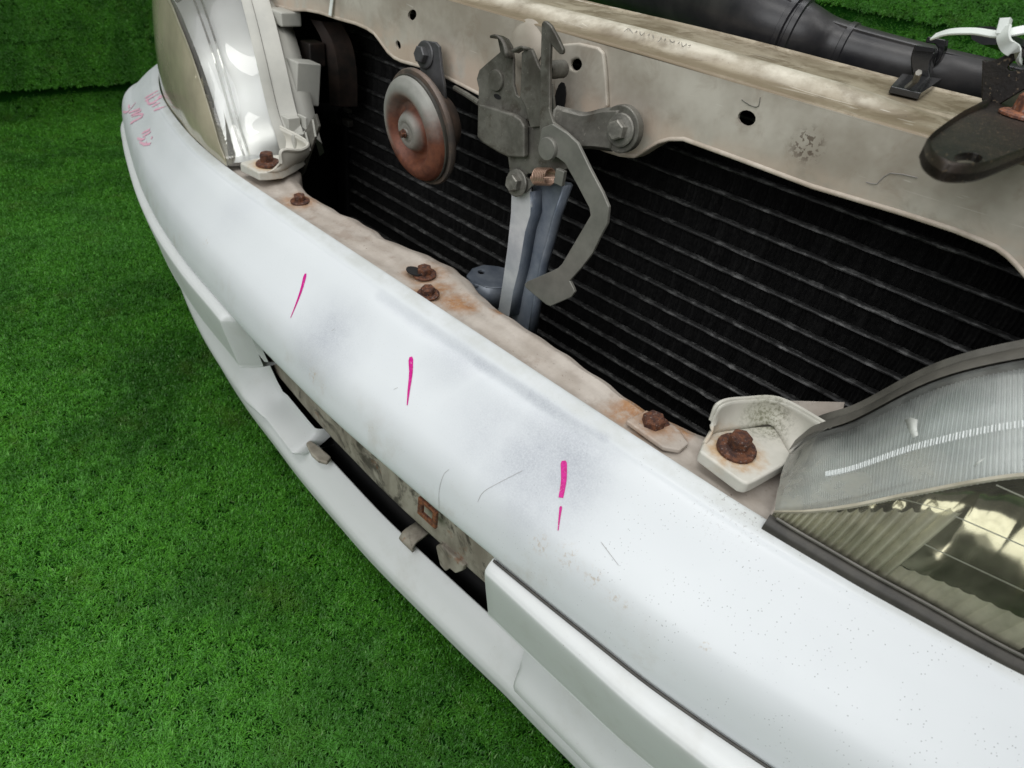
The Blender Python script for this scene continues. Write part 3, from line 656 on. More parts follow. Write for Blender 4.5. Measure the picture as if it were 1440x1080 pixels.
# --- upper radiator support rail
RF = .080
rail = part('radiator_support_rail', 'long dusty metal rail across the top with punched holes')
bot = [(330, -6), (413, 15), (430, 15), (449, 18.5), (478, 28), (500, 34), (516, 41), (526, 48), (533, 57), (545, 74), (554, 82), (564, 87), (590, 94), (605, 98), (622, 107), (648, 120), (673, 133), (720, 160), (790, 185), (850, 212), (872, 219), (892, 221), (900, 217), (912, 209), (926, 201), (941, 197), (961, 197), (1041, 226), (1142, 264), (1263, 300), (1340, 325), (1380, 341), (1400, 350), (1415, 361), (1428, 374), (1440, 388), (1452, 402), (1480, 420), (1600, 470)]
B2 = xz(bot, RF)
B2[0] = (-.47, B2[0][1]); B2[-1] = (.47, B2[-1][1])
CZ = .674
holes = [[(q[0], q[1]) for q in xz(ellipse(a, b, rx, ry_, 14, ro), RF)][::1] for a, b, rx, ry_, ro in ((579.5, 21, 6, 8, .3), (560, 63, 3.4, 6.5, -.25), (811, 91, 8.5, 9, .4), (1050, 166, 13, 11, .3))]
k = MB(); k.plate(B2 + [(.47, CZ), (-.47, CZ)], frY(RF), .0022, holes); obj('front_face', k, m_rail(), rail, bevel=0, angle=30)
# rolled lower edge of the face: a small lip turned towards the viewer, catching light
k = MB(); bp = [(x, z) for x, z in B2]; bb = np.array(bp)
k.grid([[(x, RF - .0001, z + .0022) for x, z in bp], [(x, RF - .0008, z + .0012) for x, z in bp], [(x, RF - .0009, z) for x, z in bp], [(x, RF - .0004, z - .0007) for x, z in bp], [(x, RF + .004, z - .0009) for x, z in bp], [(x, RF + .012, z - .001) for x, z in bp]])
M['rail_lip'] = m_simple('pinkish_rail_edge', (.42, .35, .28), (.60, .53, .45), .45, .1, 60); obj('rolled_edge', k, M['rail_lip'], rail, angle=60)
prof = [(RF + .001, CZ - .0005), (RF, CZ), (RF + .002, CZ + .0016), (RF + .010, CZ + .0022), (RF + .018, CZ + .003), (RF + .024, CZ + .0070), (RF + .031, CZ + .0098), (RF + .041, CZ + .0092), (RF + .048, CZ + .0062), (RF + .056, CZ + .0058), (RF + .085, CZ + .0066), (RF + .116, CZ + .0070), (RF + .121, CZ + .0060), (RF + .1215, CZ - .03)]
k = MB(); xs2 = np.linspace(-.47, .47, 80); PRR = smooth_curve(prof, 46)
def rib(x, z, y):   # the rib fades out towards the right end
    f = 1 - 1 / (1 + math.exp(-(x - .235) / .012)); base = CZ + .0022 + (y - RF) * .045
    return z if y < RF + .012 or y > RF + .05 else base + (z - base) * f
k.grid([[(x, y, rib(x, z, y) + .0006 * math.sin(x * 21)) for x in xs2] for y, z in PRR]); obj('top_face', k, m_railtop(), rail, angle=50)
c = atz(829, 22, CZ + .007); k = MB(); k.lathe([(.0045, .0005), (.0001, .0006)], c + np.array([0, 0, .0004]), (0, 0, 1), 16); obj('hole', k, M['void'], rail)
c = atz(1058, 84, CZ + .009)
# pressed pads in the face behind the latch
k = MB(); k.plate(xz([(783, 62), (815, 60), (842, 66), (850, 74), (853, 100), (856, 150), (840, 168), (790, 160), (780, 120)], RF - .002), frY(RF - .0035), .004, [xz(ellipse(811, 91, 7.5, 8.5, 14, .4), RF - .002)]); obj('pressed_pad', k, m_rail(), rail, bevel=.0018, seg=3)
k = MB(); k.lathe([(.0001, .0034), (.006, .0032), (.011, .0024), (.0145, .001), (.017, -.0004)], aty(740, 62, RF - .001), (0, -1, .15), 24); obj('pressed_dome', k, m_rail(), rail)
# pencil scribble on the rail top and thin marks
def mark(pts, mat, w, fn, name):
    k = MB()
    for s_ in pts:
        Q = np.array([fn(*p) for p in smooth_curve(s_, 8)]); k.tube(Q, w, 5)
    return obj(name, k, mat, rail)
scr = [[(878, 44), (884, 40), (890, 47)], [(893, 46), (899, 41), (901, 50), (907, 45)], [(911, 50), (917, 45), (919, 54)], [(922, 48), (930, 53), (925, 59)], [(934, 57), (939, 51), (945, 60), (950, 55)], [(953, 62), (958, 57), (960, 66), (967, 60)], [(968, 64), (976, 62)]]
mark(scr, M['hair'], .00022, lambda a, b: atz(a, b, CZ + .0093), 'pencil_writing')
mark([[(1218, 256), (1232, 259), (1240, 251), (1255, 243), (1290, 250)]], M['hair'], .00025, lambda a, b: aty(a, b, RF - .0004), 'scratch')
mark([[(1043, 140), (1055, 148), (1066, 150), (1069, 137)]], M['zinc'], .0003, lambda a, b: aty(a, b, RF - .0003), 'scratch')

# --- hood latch
latch = part('hood_latch', 'grey steel bonnet latch with hooked catch and long bent lever')
T = .0026
def pl(name, pts, y, mat='steel_grey', t=T, holes=(), bevel=.0007, par=None):
    k = MB(); k.plate(xz(pts, y), frY(y), t, [xz(h, y) for h in holes]); return obj(name, k, M[mat] if isinstance(mat, str) else mat, par or latch, bevel=bevel)
LY = .052
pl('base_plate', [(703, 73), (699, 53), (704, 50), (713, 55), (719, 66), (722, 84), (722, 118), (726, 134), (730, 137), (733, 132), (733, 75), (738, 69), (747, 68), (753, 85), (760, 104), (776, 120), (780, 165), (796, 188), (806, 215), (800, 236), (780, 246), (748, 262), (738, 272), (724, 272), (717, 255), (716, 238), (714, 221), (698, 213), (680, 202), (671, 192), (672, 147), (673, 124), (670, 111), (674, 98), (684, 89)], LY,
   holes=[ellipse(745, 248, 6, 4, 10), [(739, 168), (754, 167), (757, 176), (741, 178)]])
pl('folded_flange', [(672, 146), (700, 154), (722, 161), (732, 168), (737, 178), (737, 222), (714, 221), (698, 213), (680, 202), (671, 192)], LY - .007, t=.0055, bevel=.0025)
k = MB(); a0, a1 = xz([(699, 53), (722, 84)], LY)[0], None
# curled lips of the two guide fingers
for P in ([(699, 52), (706, 50), (714, 56), (719, 66), (722, 82)], [(729, 72), (736, 68), (743, 66), (748, 69)]):
    Q = [aty(a, b, LY) for a, b in smooth_curve(P, 10)]
    k = MB(); k.grid([[q + np.array([0, -.0075, .001]) for q in Q], [q + np.array([0, -.004, .0006]) for q in Q], [q for q in Q]]); obj('guide_lip', k, M['steel_grey'], latch, solid=.0015)
pl('catch_plate', [(733, 76), (738, 70), (748, 70), (757, 92), (764, 104), (764, 150), (760, 178), (745, 180), (738, 150), (731, 136)], LY - .004, t=.003, bevel=.001)
pl('safety_hook', [(761, 33), (764, 29), (768, 30), (774, 35), (784, 53), (792, 70), (791, 76), (787, 77), (780, 70), (774, 62), (773, 90), (773, 156), (778, 172), (797, 186), (790, 215), (765, 215), (758, 190), (759, 120), (760, 73)], LY - .010, 'steel_grey', .003, bevel=.0009)
pl('lever', [(776, 174), (797, 187), (812, 201), (830, 238), (847, 270), (856, 291), (854, 314), (843, 335), (833, 356), (818, 376), (801, 395), (806, 405), (808, 411), (803, 418), (790, 424), (774, 431), (768, 429), (739, 405), (737, 400), (741, 396), (774, 382), (784, 377), (790, 371), (830, 303), (828, 292), (810, 258), (794, 230), (784, 222), (764, 216), (758, 200), (762, 180)], LY - .012, 'lever_grey', .003, bevel=.0008)
def disc(px, py, y, r, h, name, mat='lever_grey', par=None):
    k = MB(); k.lathe([(r, 0), (r, h * .7), (r * .93, h), (r * .5, h * 1.08), (.0001, h * 1.1)], aty(px, py, y), (0, -1, 0), 26); return obj(name, k, M[mat], par or latch, angle=40)
disc(772, 209, LY - .012, .0080, .0030, 'rivet'); disc(699, 113, LY, .0075, .0022, 'rivet', 'steel_grey')
k = MB(); c = aty(702, 137, LY - .0002); k.plate(ellipse(c[0] - .002, c[2], .004, .0018, 10), frY(c[1]), .0004); obj('slot', k, M['void'], latch)
# right mounting arm: sweeps round behind the hook to the bolt
ctr = [(782, 175), (800, 178), (822, 183), (845, 181), (870, 182)]; hw = [.013, .0125, .0125, .0140, .0150]; yy = [LY - .003, LY + .004, LY + .008, LY + .013, LY + .014]
C3 = smooth_curve([np.append(aty(a, b, y), w) for (a, b), y, w in zip(ctr, yy, hw)], 22); k = MB()
k.grid([[(c[0], c[1] - .002, c[2] + c[3]) for c in C3], [(c[0], c[1] - .005, c[2] + c[3] * .8) for c in C3], [(c[0], c[1] - .005, c[2]) for c in C3], [(c[0], c[1] - .005, c[2] - c[3] * .8) for c in C3], [(c[0], c[1] - .002, c[2] - c[3]) for c in C3]]); obj('mounting_arm', k, M['steel_grey'], latch, solid=.003)
k = MB(); c = aty(871, 182, LY + .010); k.lathe([(.0155, .006), (.0155, .0), (.0001, 0)], c, (0, 1, 0), 28); obj('arm_eye', k, M['steel_grey'], latch, bevel=.001)
def bolt(px, py, y, r, name='bolt', mat='zinc', par=None, ax=(0, -1, .1), fl=1.6): k = MB(); k.hexbolt(aty(px, py, y), ax, r, fl, r * .9, random.random() * 1.0); return obj(name, k, M[mat], par or latch, angle=30)
bolt(873, 183, LY + .009, .0068); bolt(727, 257, LY - .002, .0066)
# far-side roller and dark opening between hook and rail
k = MB(); k.lathe([(.0001, .006), (.005, .006), (.006, .0), (.006, -.01)], aty(778, 98, LY + .004), (0, -1, 0), 16); obj('roller', k, M['steel_grey'], latch)
k = MB(); c = aty(787, 140, RF - .006); k.plate(ellipse(c[0], c[2], .005, .012, 14), frY(c[1]), .001); obj('opening', k, M['void'], latch)
pl('side_ear', [(670, 111), (673, 102), (679, 97), (679, 125), (673, 124)], LY + .006, 'steel_grey', .004)
# return spring
a, b = aty(750, 248, LY - .006), aty(788, 249, LY - .010); ax = _n(b - a); u = _n(np.cross(ax, [0, 0, 1])); w = np.cross(ax, u); Ls = np.linalg.norm(b - a)
P = [a] + [a + ax * Ls * (.14 + .50 * t) + (u * math.cos(t * 2 * math.pi * 8) + w * math.sin(t * 2 * math.pi * 8)) * .0058 for t in np.linspace(0, 1, 130)] + [b]
k = MB(); k.tube(P, .00075, 6); obj('spring', k, M['copper'], latch)
k = MB(); k.box(b, (.004, .002, .0055)); obj('spring_post', k, M['lever_grey'], latch, bevel=.0008)
k = MB(); k.tube([aty(640, 124, LY + .02), aty(656, 133, LY + .01), aty(674, 145, LY + .004)], .0022, 8); obj('release_cable', k, M['steel_grey'], latch)

# --- centre stay under the latch
stay = part('latch_stay', 'blue-grey steel stay running down from the latch')
SY = .056
pl('front_flange', [(719, 262), (745, 260), (747, 290), (746, 303), (739, 326), (730, 379), (722, 410), (716, 446), (700, 438), (706, 400), (713, 350), (718, 300)], SY, 'stay_lit', .002, par=stay)
P = [(749, 262), (790, 255), (803, 258), (788, 302), (778, 340), (770, 367), (760, 420), (752, 470), (718, 462), (722, 430), (731, 379), (740, 326), (747, 303)]
pl('web', P, SY + .012, 'blue_steel', .002, par=stay)
k = MB(); e1 = [aty(a, b, SY + .012) for a, b in [(803, 258), (788, 302), (778, 340), (770, 367), (760, 420), (752, 470)]]
k.grid([[e + np.array([0, -.010, 0]) for e in e1], [e + np.array([.0005, -.003, 0]) for e in e1], e1]); obj('rear_flange', k, M['blue_steel'], stay, solid=.002)
e1 = [aty(a, b, SY) for a, b in [(746, 270), (747, 300), (739, 326), (730, 379), (722, 410), (716, 446)]]
k = MB(); k.grid([e1, [e + np.array([.0012, .013, 0]) for e in e1]]); obj('side_web', k, M['blue_steel'], stay, solid=.0015)
z0 = .452; k = MB(); k.plate(xy([(656, 387), (664, 377), (680, 372), (700, 374), (716, 378), (716, 405), (690, 404), (668, 400)], z0), lambda a, b, c: (a, b, z0 - c), .003, [xy(ellipse(677, 382, 5, 3, 10), z0)]); obj('foot_tab', k, M['blue_steel'], stay, bevel=.0008)
Q = [atz(a, b, z0) for a, b in [(662, 394), (684, 404), (706, 406)]]; k = MB(); k.grid([Q, [q + np.array([0, -.001, -.02]) for q in Q]]); obj('foot_flange', k, M['blue_steel'], stay, solid=.002)

# --- horn
horn = part('horn', 'round rusty disc horn hanging in front of the radiator')
HC = aty(574, 186, .040); HA = _n(np.array([-.10, -1, -.16]))
prof = [(.0001, .0040), (.0030, .0040), (.0036, .0026), (.0062, .0026), (.0080, .0020), (.0100, .0030), (.0128, .0024), (.0150, -.0004), (.0170, -.0046), (.0205, -.0080), (.0240, -.0072), (.0275, -.0024), (.0305, .0012), (.0340, .0020), (.0380, .0006), (.0415, -.0034), (.0434, -.0066), (.0437, -.0085)]
k = MB(); k.lathe([(a, b * .8 if b > -.006 else b) for a, b in smooth_curve(prof, 60)], HC, HA, 56); obj('disc', k, m_horn(HC, HA), horn, angle=60)
M['horn_rim'] = m_simple('horn_rim_metal', (.085, .075, .068), (.19, .135, .105), .45, .3, 45)
k = MB(); k.lathe([(.0415, -.0090), (.0440, -.0088), (.0440, -.0105), (.0475, -.0110), (.0482, -.0125), (.0482, -.0150), (.0470, -.0165), (.0400, -.0180), (.030, -.028), (.022, -.040), (.0001, -.041)], HC, HA, 56); obj('rim', k, M['horn_rim'], horn, angle=40)
k = MB(); k.lathe([(.0436, -.0072), (.0446, -.0078), (.0446, -.0102), (.0430, -.0106)], HC, HA, 56); obj('seal', k, M['gasket'], horn)
k = MB(); k.hexbolt(HC + HA * .0040, HA, .0032, 1.2); obj('centre_nut', k, M['rust'], horn, angle=30)
HY = .066
pl('bracket', [(588, 78), (590, 61), (597, 57), (611, 59), (617, 66), (620, 95), (624, 120), (626, 150), (618, 175), (600, 178), (592, 150), (592, 110)], HY, 'dark_steel', .003, par=horn)
bolt(598, 77, HY, .0068, par=horn, mat='dark_steel')

# --- headlights (one builder, mirrored)
def X3(P): return [np.array(p, float) for p in P]
XS = [.298, .312, .330, .352, .378, .410, .450, .50, .555, .615, .67]
LB = X3([(.2985, -.0355, .4965), (.312, -.0345, .496), (.330, -.033, .496), (.352, -.031, .496), (.378, -.0275, .496), (.410, -.0225, .495), (.450, -.014, .495), (.50, -.003, .494), (.555, .012, .492), (.615, .033, .490), (.67, .056, .488), (.72, .085, .486), (.757, .130, .484)])
LK = X3([(.2990, -.0350, .5035), (.3125, -.033, .5135), (.328, -.0292, .5275), (.347, -.0255, .5495), (.376, -.021, .581), (.410, -.014, .601), (.450, -.003, .613), (.50, .010, .621), (.555, .026, .627), (.615, .048, .630), (.67, .074, .632), (.718, .105, .630), (.752, .150, .628)])
LT = X3([(.2830, .0160, .5050), (.290, .0150, .5240), (.305, .0170, .5430), (.327, .0215, .5810), (.353, .0300, .6060), (.387, .042, .628), (.430, .058, .643), (.485, .078, .654), (.545, .102, .661), (.605, .132, .665), (.655, .160, .666), (.70, .195, .664), (.73, .235, .660)])
def inner(A, B, t): return [a + (b - a) * t for a, b in zip(A, B)]
NU = 90
cB, cK, cT = (smooth_curve(q, NU) for q in (LB, LK, LT))
def loft(rows_, n): return rows_
def lens_rows():
    rows = []
    for t in np.linspace(0, 1, 9):
        b = .004 * math.sin(math.pi * t); rows.append([p + (q - p) * t + np.array([.002, -1, .1]) * b * min(1, abs(q[2] - p[2]) / .06) for p, q in zip(cB, cK)])
    for t in np.linspace(0, 1, 14)[1:]:
        b = .0055 * math.sin(math.pi * t) - .0022 * math.exp(-((t - .42) / .05) ** 2)
        rows.append([p + (q - p) * t + _n(np.array([-.15, -.75, .65])) * b for p, q in zip(cK, cT)])
    return rows
M['lens_low'] = m_lens('yellowed_clear_lens', (.62, .60, .44), .10, (.95, .95, .88), .05)
M['lens_far'] = m_lens('tan_yellowed_lens', (.50, .45, .33), .80, (.90, .86, .70), .10, 1)
M['lens_up'] = m_lens('clear_upper_lens', (.70, .72, .68), .15, (.95, .96, .95), .04, 0, [((.30, -.02, .51), .055), ((.325, -.025, .53), .045), ((.35, -.022, .553), .03)])
M['lens_up_far'] = m_lens('hazy_upper_lens', (.70, .69, .63), .14, (.96, .96, .94), .05, 1)
ear_mat = m_ear()
def build_headlight(sg):
    hd = part('headlight', 'right-hand clear headlight with fluted indicator above the lamp' if sg > 0 else 'far glossy headlight with yellowed lower lens')
    def add(name, mb_, mat, **kw): return obj(name, mb_ if sg > 0 else mirror(mb_), mat, hd, **kw)
    R = lens_rows()
    k = MB(); k.grid(R[:9]); add('lower_lens', k, M['lens_low'] if sg > 0 else M['lens_far'], angle=60)
    k = MB(); k.grid(R[8:]); add('upper_lens', k, M['lens_up'] if sg > 0 else M['lens_up_far'], angle=60)
    # inner end wall of the lens
    e = [r[0] for r in R]; k = MB(); k.face(e + [cT[0] + np.array([.0, 0, -.009]), cB[0] + np.array([0, .02, -.001])]); add('lens_end', k, M['lens_up'])
    # clear flange rim round the lens top
    k = MB(); k.grid([[p + np.array([-.0008, -.001, .0012]) for p in cT], [p + np.array([-.002, .004, .0035]) for p in cT], [p + np.array([-.002, .009, .0030]) for p in cT], [p + np.array([0, .011, -.004]) for p in cT]]); add('lens_rim', k, M['housing_dark'] if sg > 0 else M['housing'], angle=60)
    # beaded band above the crease (near lamp) or two smooth ridges (far lamp)
    k = MB(); fK, fT = smooth_curve(LK, 360), smooth_curve(LT, 360)
    if sg > 0:
        for i in range(44, 250):
            p = fK[i] + (fT[i] - fK[i]) * .37; q_ = fK[i] + (fT[i] - fK[i]) * .43; bl = .0055 * math.sin(math.pi * .4) - .0009; o_ = _n(np.array([-.15, -.75, .65])) * bl; k.tube([p + o_, q_ + o_], .00040 if i % 2 else .00024, 5)
    else:
        for t in (.33, .43): k.tube([a + (b - a) * t + np.array([0, -.0005, .0004]) for a, b in zip(cK[1:66], cT[1:66])], .0011, 6)
    add('beaded_band' if sg > 0 else 'lens_ridges', k, M['flute'] if sg > 0 else M['lens_up'])
    nrm = np.array([.0, -.0012, .0006]); dn = np.array([.0003, .0, -.0016 if sg > 0 else -.0030])
    k = MB(); k.grid([[p - dn * (.2 + .9 * min(1, i / 14)) + nrm for i, p in enumerate(cK)], [p + nrm * 1.6 for p in cK], [p + dn * .8 + nrm for p in cK]]); add('crease_strip', k, M['crease'])
    # indicator flutes behind the upper lens
    k = MB(); nf = 900; tt = smooth_curve(LK, nf); tp = smooth_curve(LT, nf); off = np.array([.001, .007, -.005])
    amp = [.0009 * (0 if j % 4 in (0, 1) else 1) * (1 if sg > 0 else .0) for j in range(nf)]
    k.grid([[a + (b - a) * t + off * (1 + a_ * 260) for a, b, a_ in zip(tt, tp, amp)] for t in (.0, .25, .5, .75, .97)]); add('indicator_flutes', k, M['flute'] if sg > 0 else M['silver'], angle=20)
    # reflector bowl behind the lower lens
    k = MB(); rows = []
    for t in np.linspace(0, 1, 12):
        d = .050 * math.sin(math.pi * min(1, .12 + t * .80)) + .004
        rows.append([p + (q - p) * t + np.array([.0, (d + .0016 * math.sin(i * 1.7) * math.sin(math.pi * t)) * min(1, .12 + (i / NU) * 3.2), 0]) for i, (p, q) in enumerate(zip(cB, cK))])
    k.grid(rows); add('reflector', k, M['reflector'], angle=60)
    # moulded prisms inside the lower lens: a corrugated sheet, taller at the inner corner
    k = MB(); fB, fK2 = smooth_curve(LB, 1300), smooth_curve(LK, 1300); i1_ = 560; rows = []
    def top(i):
        u = i / i1_; return .90 - .30 * u if u < .62 else .17
    for t in (.05, .3, .55, .8, 1.):
        row = []
        for i in range(12, i1_, 2):
            u = i / i1_; h_ = top(i) * t; ph = (i % 22) / 22.; cg = .0026 * (1 - 2 * abs(math.sin(math.pi * ph))) * (1 if u < .62 else .25); sl = .06 * u
            a, b = fB[min(1299, int(i + 120 * h_ * u))], fK2[min(1299, int(i + 120 * h_ * u))]; row.append(a + (b - a) * h_ + np.array([0, .0042 + cg + .002 * t, 0]))
        rows.append(row)
    k.grid(rows); add('lens_prisms', k, M['prism'], angle=25)
    if sg > 0:
        bv = BVHTree.FromPolygons([Vector(p) for r in R[:9] for p in r], [(a * NU + b, a * NU + b + 1, (a + 1) * NU + b + 1, (a + 1) * NU + b) for a in range(8) for b in range(NU - 1)])
        def on_lens(p, back=.0006):
            d = Vector(ray(*p)).normalized(); h = bv.ray_cast(Vector(CAM), d); return None if h[0] is None else np.array(h[0] + d * back)
        k = MB()
        for a, b in (((1300, 765), (1455, 838)), ((1341, 725), (1470, 781)), ((1401, 682), (1480, 717)), ((1262, 700), (1335, 719))):
            P = [on_lens((a[0] + (b[0] - a[0]) * t, a[1] + (b[1] - a[1]) * t)) for t in np.linspace(0, 1, 14)]; P = [p for p in P if p is not None]
            if len(P) > 3: k.tube(P, .00030 if a[0] != 1262 else .00016, 5)
        add('lens_lines', k, M['bead'])
        bu = BVHTree.FromPolygons([Vector(p) for r in R[8:] for p in r], [(a * NU + b, a * NU + b + 1, (a + 1) * NU + b + 1, (a + 1) * NU + b) for a in range(len(R) - 9) for b in range(NU - 1)])
        for pts in ([(1272, 590), (1281, 587), (1290, 590), (1289, 600), (1291, 612), (1284, 616), (1278, 606)], [(1369, 657), (1372, 651), (1384, 644), (1378, 650)]):
            Q = []
            for p in pts:
                d = Vector(ray(*p)).normalized(); h = bu.ray_cast(Vector(CAM), d)
                if h[0] is not None: Q.append(np.array(h[0] - d * .0004))
            if len(Q) > 3: k = MB(); k.face(Q); add('lens_chip', k, M['bead'], solid=.0003)
    # bulb with chrome shade
    c = cB[44] + np.array([0, .03, .045]); k = MB(); k.lathe([(.0001, .012), (.005, .011), (.0075, .006), (.008, 0), (.008, -.02)], c, (0, -1, 0), 20); add('bulb', k, M['chrome'])
    k = MB(); k.tube([c + np.array([-.012, -.004, .018]), c + np.array([-.016, -.010, 0]), c + np.array([-.012, -.006, -.020]), c + np.array([.004, -.006, -.026])], [.0015, .004, .004, .0015], 8); add('bulb_shade', k, M['chrome'])
    # dark gasket under the lens
    if sg > 0: k = MB(); k.grid([[p + np.array([-.0005, -.0008, .0045]) for p in cB], [p + np.array([0, -.0048, .0042]) for p in cB], [p + np.array([0, -.0068, .001]) for p in cB], [p + np.array([0, -.0070, -.005]) for p in cB], [p + np.array([0, .01, -.006]) for p in cB]]); add('gasket', k, M['gasket'] if sg > 0 else M['reflector'], angle=60)
    if sg > 0: k = MB(); k.tube([p + np.array([0, -.0028, .0062]) for p in cB[2:]], .0009, 6); add('lens_bead', k, M['housing_dark'])
    # housing behind the lens: flat strip, bulged body, connector box, steps
    k = MB(); up0 = cT[4:]; hs = .011 if sg > 0 else 0
    k.grid([[p + np.array([-.001, .010, .0025]) for p in up0], [p + np.array([-.004, .019 - hs * .4, .004]) for p in up0], [p + np.array([-.008 + hs * .3, .026 - hs, .003]) for p in up0], [p + np.array([-.009 + hs * .3, .028 - hs, -.004]) for p in up0]]); add('housing_strip', k, M['housing'] if sg < 0 else M['housing_dark'], angle=40)
    hb = 12 if sg < 0 else 0
    k = MB(); k.grid([[p + np.array([-.003, .016, -.006]) for p in cT[hb:]], [p + np.array([-.012 if sg < 0 else -.004, .034 if sg < 0 else .022, -.010 if sg < 0 else -.020]) for p in cT[hb:]], [p + np.array([-.018 if sg < 0 else -.004, .046 if sg < 0 else .030, -.022 if sg < 0 else -.04]) for p in cT[hb:]], [p + np.array([-.012, .052, -.034]) for p in cT[hb:]], [p + np.array([.004, .056, -.044]) for p in cT[hb:]]]); add('housing_body', k, M['housing'], angle=70)
    for i, s0 in (((7, .012), (13, .010)) if sg < 0 else ()):
        p = cT[i] + np.array([-.006, .018, -.004]); k = MB(); k.box(p, (.009, .007, s0 * .7)); add('housing_step', k, M['housing'], bevel=.0012)
        p = cT[i] + np.array([-.014, .028, -.002]); k = MB(); k.box(p, (.008, .0012, .006)); add('housing_web', k, M['housing'], bevel=.0005)
    if sg < 0:
        q = aty(426, 116, .066) * [-1, 1, 1]; k = MB(); k.box(q, (.011, .014, .021), np.array(Matrix.Rotation(-.12, 3, 'X'))); add('connector_box', k, M['housing'], bevel=.0015)
        q = aty(400, 24, .075) * [-1, 1, 1]; k = MB(); k.box(q, (.014, .012, .007)); add('housing_lug', k, M['housing'], bevel=.002)
        wp = [(443, 160), (448, 178), (426, 244), (408, 262), (407, 226), (417, 206), (437, 168)]; k = MB(); k.plate([(-a, b) for a, b in xz(wp, .034)], frY(.034), .003); add('ear_web', k, M['housing_dark'], bevel=.0008)
        for a, b in (((440, 168), (444, 192)), ((430, 186), (436, 212)), ((420, 204), (428, 232))):
            k = MB(); k.tube([aty(*a, .033) * [-1, 1, 1], aty(*b, .033) * [-1, 1, 1]], .0012, 6); add('ear_rib', k, M['housing'])
    # mounting ear: floor, raised rim, curved back wall
    z = .506; ol = [(984, 634), (988, 622), (1002, 606), (1045, 600), (1086, 598), (1100, 612), (1116, 640), (1108, 650), (1062, 676), (1052, 680), (1042, 677)]
    P = [atz(a, b, z) for a, b in ol]; k = MB(); k.plate([(p[0], p[1]) for p in P], lambda a, b, c: (a, b, z - c), .0085); add('mounting_ear', k, ear_mat, bevel=.0018, seg=3)
    bt = [atz(a, b, z) for a, b in [(988, 622), (1002, 606), (1045, 600), (1086, 597), (1116, 638)]]
    tp_ = [aty(1000, 590, bt[1][1] - .002), aty(1012, 567, bt[1][1]), aty(1048, 561, bt[2][1] + .004), aty(1098, 562, bt[3][1] + .002), aty(1168, 600, bt[4][1] + .004)]
    b_, t_ = smooth_curve(bt, 24), smooth_curve(tp_, 24); k = MB()
    k.grid([[a + (c - a) * t + np.array([.0, .004, 0]) * math.sin(t * math.pi) for a, c in zip(b_, t_)] for t in np.linspace(-.04, 1, 9)]); add('ear_wall', k, ear_mat, solid=.0024)
    k = MB(); wv = t_; k.tube(list(wv), .0016, 6); add('ear_rim', k, ear_mat)
    c = np.array(EAR_BOLT) * [1, 1, 1]; k = MB(); k.hexbolt(c, (.05, -.10, 1), .0066, 1.75, .0085, .4, .45); add('bolt', k, M['rust'], angle=30)
    return hd
build_headlight(1); build_headlight(-1)

# --- black air duct behind the rail
duct = part('air_duct', 'black plastic duct lying behind the rail')
k = MB(); path = [atz(560, -110, .695), atz(760, -62, .695), atz(930, -15, .695), atz(1040, 20, .694), atz(1110, 46, .690), atz(1170, 66, .686), atz(1300, 100, .684), atz(1400, 122, .682), atz(1560, 160, .68)]
P = smooth_curve([np.append(p + np.array([0, .004, 0]), r) for p, r in zip(path, (.030, .030, .030, .029, .024, .0185, .0165, .016, .016))], 60)
k.tube([p[:3] for p in P], [p[3] for p in P], 24); obj('duct_tube', k, M['black_rubber'], duct)
for t_, w_ in ((.50, 1.07), (.525, 1.05), (.66, 1.06)):
    i_ = int(t_ * 59); d_ = _n(P[i_ + 1][:3] - P[i_ - 1][:3]); k = MB(); k.lathe([(P[i_][3] * .98, -.003), (P[i_][3] * w_, -.002), (P[i_][3] * w_, .002), (P[i_][3] * .98, .003)], P[i_][:3], d_, 28); obj('duct_ring', k, M['black_rubber'], duct)
k = MB(); k.tube([p[:3] + np.array([0, -p[3] * .55, p[3] * .84]) for p in P[24:]], .0012, 6); obj('mould_seam', k, M['black_rubber'], duct)
c = atz(1150, 2, .725); k = MB(); k.lathe([(.026, -.02), (.027, 0), (.025, .004), (.022, .03), (.0001, .03)], c + np.array([0, .02, -.008]), (0, 0, 1), 28); obj('resonator', k, M['black_plastic'], duct)
k = MB(); k.tube([atz(1388, 50, .71), atz(1420, 62, .705), atz(1460, 80, .70)], [(.006, .012)] * 3, 8); obj('bracket_stub', k, M['black_plastic'], duct)
# hose clip on the rail
clip = part('hose_clip', 'glossy black plastic clip standing on the rail')
zc = CZ + .0075; k = MB(); k.plate(xy([(1250, 128), (1266, 110), (1322, 117), (1292, 138)], zc), lambda a, b, c: (a, b, zc + .003 - c), .004); obj('clip_base', k, M['clip'], clip, bevel=.0006)
yc = atz(1296, 113, zc)[1]
def cpl(name, pts, y, t): k = MB(); k.plate(xz(pts, y), frY(y), t); obj(name, k, M['clip'], clip, bevel=.0009)
cpl('clip_jaw', [(1284, 112), (1281, 96), (1280, 82), (1283, 70), (1288, 65), (1313, 69), (1314, 76), (1309, 86), (1307, 98), (1309, 114)], yc, .009)
cpl('clip_lip', [(1283, 71), (1286, 63), (1314, 67), (1313, 74)], yc - .003, .004)
cpl('clip_top', [(1300, 60), (1304, 51), (1330, 56), (1328, 70), (1322, 84), (1313, 94), (1316, 80), (1319, 68), (1314, 62)], yc + .010, .008)
k = MB(); k.tube([atz(1275, 124, zc + .003), atz(1287, 114, zc + .008), atz(1292, 102, zc + .014)], .0018, 6); obj('clip_rib', k, M['zinc'], clip)

